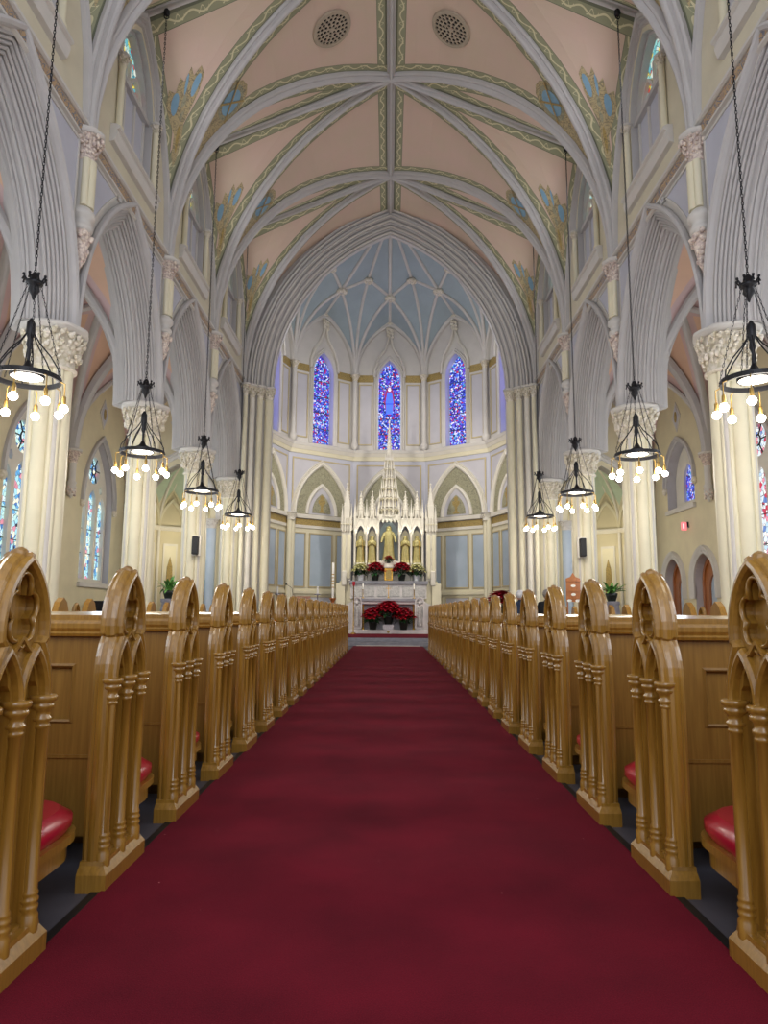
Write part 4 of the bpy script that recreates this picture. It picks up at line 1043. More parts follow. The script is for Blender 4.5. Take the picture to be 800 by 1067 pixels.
for si, (r, z0, z1) in enumerate(((.40, 4.85, 5.22), (.37, 5.26, 5.66), (.30, 5.70, 6.08), (.235, 6.12, 6.5), (.185, 6.54, 6.9), (.14, 6.94, 7.25))):
    lathe(m, [(r * 1.12, z0), (r * 1.12, z0 + .04), (r * .74, z0 + .06), (r * .72, z1 - .07), (r * 1.02, z1 - .05), (r * 1.1, z1)], 'white', (0, 0, 0), 8, False, ph=pi / 8)
    for k in range(8):
        a = pi / 8 + k * pi / 4; x, y = r * 1.08 * cos(a), r * 1.08 * sin(a)
        tube(m, [(x, y, z0), (x, y, z1)], .026, 'white', 4); spirelet(m, x, y, z1 - .02, .04, .34, crock=False)
        a += pi / 8; x, y = r * .98 * cos(a), r * .98 * sin(a); tan_ = (-sin(a), cos(a), 0)
        tube(m, [(x, y, z0), (x, y, z1)], .014, 'cream', 4); spirelet(m, x * 1.02, y * 1.02, z1 - .02, .03, .22, crock=False)
        for q in (-1, 1):
            f3 = Fr((x + q * tan_[0] * r * .19, y + q * tan_[1] * r * .19, 0), tan_, (cos(a), sin(a), 0)); wq = r * .16
            sweep(m, pointed(wq, wq * 1.6, 4, 0, z1 - .06 - wq * 1.6), [(0, -.01), (0, .03), (.02, .03), (.02, -.01)], f3, 'cream')
        ball(m, (x * 1.1, y * 1.1, z1 - .02), .03, 'white', 5, 3)
for k in range(5):
    plate(m, [(-.38 + k * .155, 4.6), (-.38 + k * .155, 4.95), (-.24 + k * .155, 4.95), (-.24 + k * .155, 4.6), (-.27 + k * .155, 4.68), (-.31 + k * .155, 4.82), (-.35 + k * .155, 4.68)], [], fc, -.05, 0, 'white')
spirelet(m, 0, 0, 7.2, .12, 1.75, n=6); m.build('central_spire', rr_)
m = MB(); fn = Fr((0, .27, 0), (1, 0, 0), (0, -1, 0))
plate(m, pointed(.36, .5, 8, 0, 4.25, 3.0), [], fn, 0, .02, 'blue'); box(m, -.42, .42, -.3, .4, 4.72, 4.9, 'white', .02)
box(m, -.40, .40, -.2, .3, 2.3, 3.1, 'white', .03)
for k in range(4):
    x = (-1.13, -.67, .67, 1.13)[k]; plate(m, pointed(.16, .3, 6, x, 4.1, 2.7), [], fn, 0, .01, 'cream'); box(m, x - .17, x + .17, -.12, .3, 2.3, 2.92, 'white', .02)
m.build('niche', rr_)

# statues
def statue(name, label, x, y, z, h, pose, group=None):
    o = thing(name, label, 'statue', (x, y, z), group); k = h / 1.6
    m = MB(); loops = []
    for (zz, rx, ry) in ((0, .30, .24), (.04, .27, .2), (.3, .235, .18), (.6, .22, .165), (.85, .205, .15), (1.0, .20, .14), (1.15, .225, .14), (1.28, .24, .125), (1.34, .17, .10), (1.37, .07, .07)):
        L = []
        for i in range(28):
            a = 2 * pi * i / 28; f = 1 + (.16 * sin(7 * a + zz * 1.8) * (1 - zz / 1.5))
            L.append((rx * f * cos(a) * k, ry * f * sin(a) * k, zz * k))
        loops.append(L)
    loft(m, loops, 'statue', True)
    ball(m, (0, 0, 1.48 * k), .105 * k, 'statue', 12, 8, (.85, .95, 1.15)); tube(m, [(0, 0, 1.32 * k), (0, 0, 1.42 * k)], .05 * k, 'statue', 8)
    ball(m, (0, -.1 * k, 1.47 * k), .02 * k, 'statue', 6, 4)
    # veil or hair
    lathe(m, [(.13 * k, 1.3 * k), (.125 * k, 1.45 * k), (.11 * k, 1.56 * k), (.04 * k, 1.61 * k)], 'statue', (0, .03 * k, 0), 12)
    for q in (-1, 1):
        sh_ = V3((q * .2, 0, 1.25)) * k
        if pose == 'open': el, ha = V3((q * .30, -.05, 1.0)) * k, V3((q * .34, -.16, .82)) * k
        elif pose == 'pray': el, ha = V3((q * .22, -.1, .98)) * k, V3((q * .03, -.2, 1.14)) * k
        else: el, ha = V3((q * .25, -.06, .98)) * k, V3((-.05 * q if q < 0 else .06, -.2, 1.02)) * k
        tube(m, [sh_, el, ha], [.075 * k, .07 * k, .05 * k], 'statue', 8); ball(m, ha, .045 * k, 'statue', 6, 5, (1, 1.3, 1))
    m.build('robed_figure', o)
    m = MB(); lathe(m, [(.30 * k, -.10), (.32 * k, -.06), (.32 * k, -.02), (.28 * k, 0)], 'white', n=8, smooth=False); m.build('plinth', o)
    if pose == 'hold': m = MB(); tube(m, [(.16 * k, -.2 * k, .1 * k), (.12 * k, -.2 * k, 1.35 * k)], .018 * k, 'gilt', 5); m.build('staff', o)
statue('saint_statue', 'tall central gilded statue with open arms in the middle niche of the reredos', 0, RY - .05, 3.16, 1.36, 'open')
statue('saint_statue', 'gilded saint statue in the outermost left niche of the reredos', -1.13, RY, 3.02, 1.10, 'hold', 'side niche statues')
statue('saint_statue', 'gilded saint statue in the left niche next to the central figure', -.67, RY, 3.02, 1.10, 'pray', 'side niche statues')
statue('saint_statue', 'gilded saint statue in the right niche next to the central figure', .67, RY, 3.02, 1.10, 'pray', 'side niche statues')
statue('saint_statue', 'gilded saint statue in the outermost right niche of the reredos', 1.13, RY, 3.02, 1.10, 'hold', 'side niche statues')

al_ = thing('high_altar', 'white marble high altar with relief angels at its corners, in front of the reredos', 'altar', (0, 27.4, 0))
m = MB(); box(m, -1.5, 1.5, -.5, .7, .256, .42, 'marble', .02); m.build('marble_step', al_)
m = MB(); box(m, -1.15, 1.15, -.35, .6, 1.47, 1.6, 'shelf', .02); box(m, -1.1, 1.1, -.3, .6, 1.38, 1.47, 'marble', .01); m.build('altar_table', al_)
m = MB(); box(m, -1.05, 1.05, .2, .6, .42, 1.4, 'lace', .01); m.build('altar_front', al_)
fr_a = Fr((0, 27.4 - 27.4 + .2, 0), (1, 0, 0), (0, -1, 0))
m = MB()
for k in range(5): sweep(m, pointed(.16, .25, 6, -.76 + .38 * k, .9, .5), [(0, 0), (0, .04), (.04, .04), (.04, 0)], fr_a, 'marble')
m.build('altar_arcading', al_)
for s in (-1, 1):
    m = MB(); box(m, s * 1.02, s * 1.36, -.35, .5, .42, 1.45, 'marble', .02)
    f4 = Fr((s * 1.19, -.35, 0), (1, 0, 0), (0, -1, 0)); sweep(m, pointed(.14, .2, 6, 0, 1.42, .5), [(0, 0), (0, .05), (.05, .05), (.05, 0)], f4, 'marble')
    plate(m, pointed(.17, .24, 6, 0, 1.42, 1.40), [], f4, -.3, 0, 'marble'); m.build('corner_pier', al_)
    m = MB(); lathe(m, [(.11, .56), (.09, .8), (.08, 1.1), (.10, 1.25), (.04, 1.33)], 'relief', (s * 1.19, -.37, 0), 12); ball(m, (s * 1.19, -.40, 1.40), .06, 'relief')
    for q in (-1, 1): ball(m, (s * 1.19 + q * .1, -.36, 1.12), .1, 'relief', 8, 6, (.5, .4, 2.2))
    m.build('angel_relief', al_)
    m = MB(); lathe(m, [(.05, .42), (.05, .48), (.03, .5), (.03, 1.3), (.05, 1.36)], 'gilt', (s * .96, -.3, 0), 10); m.build('gilt_column', al_)
    m = MB(); loft(m, [[(s * 1.36, y, .42), (s * 1.9, y, .42), (s * 1.9, y, 1.2), (s * 1.36, y, 1.5)] for y in (0, .5)], 'marble'); m.build('side_wing', al_)
m = MB(); box(m, -1.5, 1.5, .5, .8, 1.6, 2.15, 'marble', .01); box(m, -1.55, 1.55, .4, .85, 2.15, 2.3, 'shelf', .02)
for k in range(6):
    x = -1.25 + .5 * k; box(m, x - .2, x + .2, .46, .5, 1.68, 2.08, 'relief', .01)
m.build('gradine', al_)
m = MB(); fq = Fr((0, -.5, 0), (1, 0, 0), (0, -1, 0)); plate(m, blob(0, .34, .05, .05, 12), [], fq, 0, .01, 'gold'); m.build('emblem', al_)
tb = thing('tabernacle', 'gold domed tabernacle on the altar shelf under the central statue', 'tabernacle', (0, 27.95, 2.3))
m = MB(); box(m, -.17, .17, -.14, .14, 0, .5, 'gilt', .02); lathe(m, [(.22, .5), (.24, .56), (.2, .6), (.23, .68)], 'white', n=12); m.build('body', tb)
m = MB(); f5 = Fr((0, -.14, 0), (1, 0, 0), (0, -1, 0)); plate(m, pointed(.11, .16, 6, 0, .28, .06), [], f5, 0, .015, 'gold'); m.build('door', tb)
cx_ = thing('altar_cross', 'small gold standing cross on the altar table', 'cross', (0, 27.3, 1.6))
m = MB(); lathe(m, [(.07, 0), (.03, .04), (.015, .06), (.015, .25)], 'gilt', n=10); box(m, -.012, .012, -.012, .012, .2, .5, 'gilt'); box(m, -.09, .09, -.012, .012, .37, .395, 'gilt'); m.build('cross', cx_)

# plants
def leafq(mb, base, dirv, L, W, m, droop=.3, n=4):
    d = V3(dirv).normalized(); side = d.cross(V3((0, 0, 1)))
    if side.length < 1e-3: side = V3((1, 0, 0))
    side.normalize(); pts = []
    for i in range(n + 1):
        t_ = i / n; c = V3(base) + d * L * t_ + V3((0, 0, -droop * L * t_ * t_)); wd = W * sin(pi * (t_ * .85 + .1)) * .5
        pts += [c + side * wd, c + V3((0, 0, -wd * .25)), c - side * wd]
    fs = []
    for i in range(n): fs += [(3 * i, 3 * i + 1, 3 * i + 4, 3 * i + 3), (3 * i + 1, 3 * i + 2, 3 * i + 5, 3 * i + 4)]
    mb.add(pts, fs, m, True)
def poinsettia_mesh(mbr, pot, r, h, heads, rnd):
    m = MB(); lathe(m, [(r * .28, 0), (r * .38, h * .3), (r * .42, h * .33), (r * .3, h * .32)], pot, n=12)
    g = MB(); f = MB()
    for i in range(40):
        a = rnd.uniform(0, 2 * pi); e = rnd.uniform(-.2, .7); rr = r * rnd.uniform(.2, .5)
        leafq(g, (rr * cos(a), rr * sin(a), h * rnd.uniform(.35, .65)), (cos(a), sin(a), e), r * .55, r * .26, 'leaf', .5)
    for i in range(10):
        a = 2 * pi * i / 10; tube(g, [(0, 0, h * .3), (r * .6 * cos(a), r * .6 * sin(a), h * .72)], .008, 'leaf', 4)
    for i in range(heads):
        a = i * 2.4; q = sqrt((i + .5) / heads); cx, cy = r * .8 * q * cos(a), r * .8 * q * sin(a); cz = h * (.95 - .42 * q * q)
        for k in range(10):
            b = 2 * pi * k / 10 + i; leafq(f, (cx, cy, cz), (cos(b) + cos(a) * q * .5, sin(b) + sin(a) * q * .5, .45 - .4 * (k % 2)), r * .5, r * .34, mbr, .35, 3)
        ball(f, (cx, cy, cz), .015, 'gilt', 5, 3)
    return m, g, f
def poinsettia(label, loc, r, h, mt='red', pot='pot', heads=14, group=None, seed=1):
    o = thing('poinsettia', label, 'plant', loc, group); m, g, f = poinsettia_mesh(mt, pot, r, h, heads, random.Random(seed))
    m.build('pot', o); g.build('foliage', o); f.build('flower_heads', o)
G = 'poinsettias at the altar'
poinsettia('red poinsettia at the middle of the altar base, raised above its two neighbours', (0, 26.98, .62), .50, .92, seed=2, heads=20, group=G)
t = MB(); box(t, -.2, .2, 26.9, 27.15, .42, .62, 'lace', .02); tag(t.build('plant_stand'), 'small white stand under the middle poinsettia before the altar', 'stand')
poinsettia('red poinsettia at the left foot of the altar', (-.58, 26.98, .42), .44, .86, seed=3, heads=16, group=G)
poinsettia('red poinsettia at the right foot of the altar', (.58, 26.98, .42), .44, .86, seed=4, heads=16, group=G)
poinsettia('red poinsettia on the altar shelf left of the tabernacle', (-.52, 27.95, 2.3), .40, .76, seed=5, heads=14, group=G)
poinsettia('red poinsettia on the altar shelf right of the tabernacle', (.52, 27.95, 2.3), .40, .76, seed=6, heads=14, group=G)
poinsettia('cream poinsettia in a white pot at the left end of the altar shelf', (-1.1, 27.95, 2.3), .36, .70, 'whitefl', 'potw', 14, G, 7)
poinsettia('cream poinsettia in a white pot at the right end of the altar shelf', (1.1, 27.95, 2.3), .36, .70, 'whitefl', 'potw', 14, G, 8)
poinsettia('small red flower arrangement on top of the tabernacle', (0, 27.95, 2.98), .20, .34, seed=9, heads=9, group=G)
poinsettia('red poinsettia on the right side of the sanctuary, beyond the pews', (3.8, 23.9, 1.0), .5, .85, seed=10, heads=16, group=G)
t = MB(); lathe(t, [(.22, 0), (.2, .03), (.04, .06), (.04, .66), (.2, .70), (.2, .74)], 'wood_red', (3.8, 23.9, .262), 14); tag(t.build('plant_stand'), 'wooden stand under the poinsettia right of the sanctuary', 'stand')

def fern(label, loc, seed):
    rnd = random.Random(seed)
    o = thing('potted_fern', label, 'plant', loc, 'leafy plants on stone urns')
    m = MB(); lathe(m, [(.12, 0), (.17, .16), (.19, .24), (.17, .25), (.15, .22)], 'pot', n=14); m.build('pot', o)
    g = MB()
    for i in range(34):
        a = rnd.uniform(0, 2 * pi); e = rnd.uniform(.6, 2.6); L = rnd.uniform(.45, .75)
        leafq(g, (.04 * cos(a), .04 * sin(a), .22), (cos(a), sin(a), e), L, .10, 'fern', rnd.uniform(.2, .8), 6)
    g.build('foliage', o)
    u = MB(); lathe(u, [(.2, 0), (.2, .06), (.14, .1), (.1, .3), (.13, .5), (.22, .8), (.24, 1.1), (.2, 1.3), (.24, 1.36), (.24, 1.44)], 'urn', (loc[0], loc[1], 0), 16)
    tag(u.build('stone_urn'), 'grey stone urn under the plant ' + label.split(' plant ')[1], 'pedestal')
fern('leafy green plant before the left chapel arch', (-6.72, 21.7, 1.44), 1)
fern('leafy green plant before the right chapel arch', (6.8, 21.7, 1.44), 2)
fern('leafy green plant half hidden behind the left pier with the loudspeaker', (-5.95, 23.0, 1.44), 3)

# candle stands, paschal candle, lectern, microphone
def candle_stand(label, x, y):
    o = thing('candle_stand', label, 'candle stand', (x, y, .268), 'sanctuary candle stands')
    m = MB(); lathe(m, [(.16, 0), (.14, .03), (.02, .06), (.016, 1.35), (.10, 1.38), (.11, 1.4), (.03, 1.41)], 'urn', n=14); m.build('stand', o)
    m = MB(); lathe(m, [(.032, 1.4), (.032, 1.64), (.005, 1.65)], 'wax', n=10); m.build('candle', o)
candle_stand('thin candle stand with a short white candle left of the lectern', -3.75, 24.0)
candle_stand('thin candle stand with a short white candle between lectern and altar', -2.4, 24.0)
pc = thing('paschal_candle', 'tall white paschal candle on a carved stand at the left of the altar', 'candle', (-2.08, 26.5, .268))
m = MB(); lathe(m, [(.2, 0), (.2, .06), (.08, .12), (.06, .3), (.09, .36), (.06, .42), (.06, .9), (.1, .95), (.07, 1.0), (.07, 1.2), (.13, 1.28), (.13, 1.32)], 'wood_red', n=12); m.build('stand', pc)
m = MB(); lathe(m, [(.045, 1.32), (.045, 2.62), (.01, 2.64)], 'wax', n=12)
for k in range(5): lathe(m, [(.048, 1.7 + .12 * k), (.048, 1.73 + .12 * k)], 'gilt', n=12)
m.build('candle', pc)
lc = thing('lectern', 'wooden lectern with a sloped reading desk left of the altar steps', 'lectern', (-2.95, 23.9, .268))
m = MB(); box(m, -.12, .12, -.12, .12, 0, 1.05, 'wood_red', .02); box(m, -.25, .25, -.2, .2, 0, .06, 'wood_red', .01); m.build('pedestal', lc)
m = MB(); loft(m, [[(x, -.22, 1.06), (x, .24, 1.28), (x, .24, 1.33), (x, -.22, 1.11)] for x in (-.3, .3)], 'wood_red'); box(m, -.2, .2, -.14, .14, .98, 1.08, 'wood_red'); m.build('reading_desk', lc)
m = MB(); tube(m, [(-.28, .2, 1.3), (-.33, .15, 1.6), (-.5, .0, 1.72)], .008, 'iron', 5); ball(m, (-.5, 0, 1.72), .03, 'iron'); m.build('microphone', lc)
lp = thing('sanctuary_lamp', 'slim stand with a small red glass lamp at the left of the altar', 'lamp', (-1.3, 26.6, .268))
m = MB(); lathe(m, [(.12, 0), (.1, .03), (.02, .06), (.02, 1.75), (.05, 1.78)], 'brass', n=10); m.build('stand', lp)
m = MB(); lathe(m, [(.035, 1.78), (.055, 1.86), (.05, 1.94)], 'red', n=10); m.build('glass', lp)
for s in (-1, 1):
    o = thing('candlestick', 'brass candlestick with a white candle at the %s end of the altar table' % SIDE[s], 'candlestick', (s * .98, 27.2, 1.6), 'altar candlesticks')
    m = MB(); lathe(m, [(.07, 0), (.06, .02), (.015, .04), (.02, .15), (.015, .3), (.05, .33)], 'brass', n=10); m.build('stick', o)
    m = MB(); lathe(m, [(.028, .33), (.028, .55), (.004, .56)], 'wax', n=8); m.build('candle', o)

# speakers on the third piers
for s in (-1, 1):
    o = thing('wall_speaker', 'slim black loudspeaker fixed to the third pier of the %s arcade' % SIDE[s], 'speaker', (s * 4.92, 17.86, 2.5), 'pier loudspeakers')
    m = MB(); box(m, -.07, .07, -.09, .09, 0, .46, 'speaker', .015); m.build('cabinet', o)
    m = MB(); box(m, -.055, .055, -.098, -.088, .03, .43, 'black', .004); m.build('grille', o)
    m = MB(); box(m, -.11, .11, .09, .14, -.03, .5, 'white', .01); m.build('wall_plate', o)

# carved wooden board on posts, right
o = thing('carved_notice_stand', 'orange carved wooden board with a pointed top and white motifs standing by the right arcade', 'wooden stand', (4.52, 17.4, 0))
fb = Fr((0, 0, 0), (1, 0, 0), (0, -1, 0))
m = MB(); plate(m, [(-.17, 1.35), (.17, 1.35), (.17, 1.92), (.06, 1.96), (0, 2.06), (-.06, 1.96), (-.17, 1.92)], [], fb, -.02, .02, 'wood_red', back=True)
for z in (1.42, 1.6, 1.84): box(m, -.18, .18, -.035, -.02, z, z + .03, 'wood_red')
m.build('board', o)
m = MB()
for (x, z) in ((0, 1.74), (0, 1.53), (-.1, 1.38), (.1, 1.38)): plate(m, blob(x, z, .06, .035, 10), [], fb, .02, .028, 'wax')
m.build('white_motif', o)
m = MB()
for q in (-1, 1): tube(m, [(q * .14, .02, 0), (q * .14, .02, 1.36)], .02, 'wood_red', 6)
box(m, -.18, .18, -.12, .14, 0, .04, 'wood_red'); m.build('post', o)
# dark rack and small things beyond the left pews
t = MB(); box(t, -8.35, -7.75, 19.7, 20.1, 0, 1.34, 'dcloth', .02); tag(t.build('dark_cabinet'), 'low dark cabinet against the left aisle wall beyond the side pews', 'cabinet')

# ------------------------------------------------------------------ people
def skin_person(name, label, loc, height, hair, cloth, facing):
    o = thing(name, label, 'person', loc, rz=facing); k = height / 1.7
    J = [(0, 0, .92), (0, .01, 1.12), (0, .0, 1.32), (0, .01, 1.43), (0, -.01, 1.50),      # 0 pelvis 1 waist 2 chest 3 neck 4 head base
         (.17, 0, 1.38), (.23, -.02, 1.12), (.2, -.16, .95), (.17, -.24, .93),             # right arm
         (-.17, 0, 1.38), (-.23, -.02, 1.12), (-.2, -.16, .95), (-.17, -.24, .93),
         (.10, 0, .86), (.11, -.01, .48), (.11, .02, .09), (.11, -.12, .04),
         (-.10, 0, .86), (-.11, -.01, .48), (-.11, .02, .09), (-.11, -.12, .04)]
    E = [(0, 1), (1, 2), (2, 3), (3, 4), (2, 5), (5, 6), (6, 7), (7, 8), (2, 9), (9, 10), (10, 11), (11, 12), (0, 13), (13, 14), (14, 15), (15, 16), (0, 17), (17, 18), (18, 19), (19, 20)]
    Rd = [.15, .14, .15, .06, .06, .07, .055, .042, .035, .07, .055, .042, .035, .1, .07, .05, .045, .1, .07, .05, .045]
    me = bpy.data.meshes.new('body'); me.from_pydata([tuple(c * k for c in j) for j in J], E, [])
    b = bpy.data.objects.new('body', me); col.objects.link(b); b.parent = o; me.materials.append(M[cloth])
    md = b.modifiers.new('skin', 'SKIN'); sv = me.skin_vertices[0].data
    for i, r in enumerate(Rd): sv[i].radius = (r * k * 1.1, r * k); sv[i].use_root = (i == 0)
    b.modifiers.new('sub', 'SUBSURF').levels = 2; b.modifiers['sub'].render_levels = 2; md.use_smooth_shade = True
    h = MB(); ball(h, (0, -.02 * k, 1.585 * k), .105 * k, 'skin', 16, 12, (.78, .95, 1.12)); ball(h, (0, -.125 * k, 1.575 * k), .018 * k, 'skin', 8, 6, (.8, 1, 1.4))
    for q in (-1, 1):
        ball(h, (q * .08 * k, 0, 1.58 * k), .025 * k, 'skin', 8, 6, (.5, .8, 1.2)); ball(h, (q * .035 * k, -.108 * k, 1.60 * k), .010 * k, 'black', 6, 4)
        ball(h, (q * .17 * k, -.27 * k, .93 * k), .035 * k, 'skin', 8, 6, (.7, 1.3, .6))
    box(h, -.022 * k, .022 * k, -.122 * k, -.112 * k, 1.535 * k, 1.542 * k, 'red')
    h.build('head', o)
    g = MB(); ball(g, (0, .015 * k, 1.62 * k), .112 * k, hair, 16, 10, (.84, .98, .95)); g.build('hair', o)
PY = 3.08
skin_person('person', 'person with white hair in a navy coat standing in the right pews, back turned', (2.86, 15.47, 0), 1.55, 'hairw', 'navy', pi)
skin_person('person', 'person with short grey hair in a black jacket standing nearer the right arcade', (3.44, 15.45, 0), 1.57, 'hairg', 'blackc', pi - .5)

# ------------------------------------------------------------------ chandeliers
def chain_mesh(L, pitch=.052):
    m = MB(); n = int(L / pitch); nseg = 8
    for i in range(n):
        z = i * pitch; a = (i % 2) * pi / 2
        pts = []
        for k in range(nseg + 1):
            t_ = 2 * pi * k / nseg; u, v = .014 * cos(t_), .034 * sin(t_)
            pts.append((u * cos(a), u * sin(a), z + v + .026))
        tube(m, pts, .0065, 'iron', 3, caps=False)
    return m
def chandelier():
    o = thing('chandelier', '', 'chandelier', (0, 0, 0), 'iron ring chandeliers')
    chain_mesh(ZW - .25 - .05).xf(Matrix.Translation((0, 0, 0))) if False else None
    m = chain_mesh(12.66 - 5.2); m.xf(Matrix.Translation((0, 0, 5.2))); m.build('hanging_chain', o)
    m = MB(); lathe(m, [(.02, 12.60), (.06, 12.63), (.06, 12.70), (.03, 12.86)], 'iron', n=10); tube(m, [(.045 * cos(k * pi / 6), 0, 12.58 + .045 * sin(k * pi / 6)) for k in range(13)], .012, 'iron', 5); m.build('ceiling_hook', o)
    m = MB(); lathe(m, [(.02, 5.22), (.05, 5.18), (.06, 5.12), (.10, 5.10), (.10, 5.06), (.06, 5.04), (.07, 4.98), (.03, 4.92), (.01, 4.86)], 'iron', n=12)
    for k in range(8):
        a = k * pi / 4; tube(m, [(.08 * cos(a), .08 * sin(a), 5.08), (.13 * cos(a), .13 * sin(a), 5.15), (.14 * cos(a), .14 * sin(a), 5.09)], .014, 'iron', 5); ball(m, (.13 * cos(a), .13 * sin(a), 5.16), .02, 'iron', 6, 4)
    m.build('crown_hub', o)
    R_, zr = .375, 3.86
    for k in range(5):
        a = k * pi * .4 + .26; m = MB(); p0 = V3((.08 * cos(a), .08 * sin(a), 5.04)); p1 = V3((R_ * cos(a), R_ * sin(a), zr + .06)); n = 22
        for i in range(n):
            c = p0.lerp(p1, (i + .5) / n); d = (p1 - p0).normalized(); sd = V3((-sin(a), cos(a), 0)) if i % 2 else d.cross(V3((-sin(a), cos(a), 0)))
            tube(m, [c + d * .034 * sin(2 * pi * j / 6) + sd * .009 * cos(2 * pi * j / 6) for j in range(7)], .0042, 'iron', 3, caps=False)
        m.build('suspension_chain', o)
    m = MB()
    fr0 = 48
    lo_ = []
    for k in range(fr0 + 1):
        a = 2 * pi * k / fr0; lo_.append([((R_ + d) * cos(a), (R_ + d) * sin(a), zr + z) for d, z in ((-.012, -.03), (.012, -.03), (.012, .03), (-.012, .03))])
    loft(m, lo_, 'iron', False, False)
    for k in range(24): a = 2 * pi * k / 24; ball(m, ((R_ + .014) * cos(a), (R_ + .014) * sin(a), zr), .01, 'iron', 5, 3)
    m.build('ring', o)
    m = MB(); lathe(m, [(.015, 4.62), (.05, 4.56), (.055, 4.42), (.03, 4.36), (.04, 4.28), (.018, 4.22), (.018, 4.05)], 'iron', n=10)
    for k in range(6):
        a = k * pi / 3 + .1; tube(m, [(.03 * cos(a), .03 * sin(a), 4.45), (.12 * cos(a), .12 * sin(a), 4.30), (.26 * cos(a), .26 * sin(a), 4.14), (.36 * cos(a), .36 * sin(a), 3.98), (R_ * cos(a), R_ * sin(a), zr)], .009, 'iron', 5)
    m.build('centre_stem', o)
    m = MB(); lathe(m, [(.02, 4.08), (.06, 4.0), (.18, 3.93), (.2, 3.90), (.2, 3.87), (.185, 3.87)], 'iron', n=20); ds = m.build('downlight_shade', o)
    m = MB(); lathe(m, [(.18, 3.868), (.10, 3.855), (.001, 3.85)], 'downlight', n=20); m.build('downlight_lens', ds)
    for k in range(8):
        a = k * pi / 4 + .2; x, y = .44 * cos(a), .44 * sin(a)
        m = MB(); tube(m, [(R_ * cos(a), R_ * sin(a), zr - .02), (x, y, zr - .05), (x, y, 3.66)], .008, 'brass', 5); lathe(m, [(.012, 3.66), (.024, 3.64), (.026, 3.57), (.02, 3.55)], 'brass', (x, y, 0), 8); lh = m.build('lamp_holder', o)
        m = MB(); ball(m, (x, y, 3.50), .052, 'bulb', 10, 7); m.build('light_bulb', lh)
    return o
ch0 = chandelier(); first = True
for s in (-1, 1):
    for i, yb in enumerate(BAYS[1:]):
        lab = 'black iron ring chandelier with glowing bulbs, %s from the front on the %s side' % (ORD[i], SIDE[s])
        loc = (s * 4.4, yb + .02, 0)
        if first: ch0.location = loc; ch0['label'] = lab; first = False
        else: copy_tree(ch0, loc, lab, rz=.3 * i)
    for yb in BAYS:
        lamp('chandelier_glow', 'POINT', (s * 4.4, yb, 3.45), 62, (1.0, 0.92, 0.80), .38)

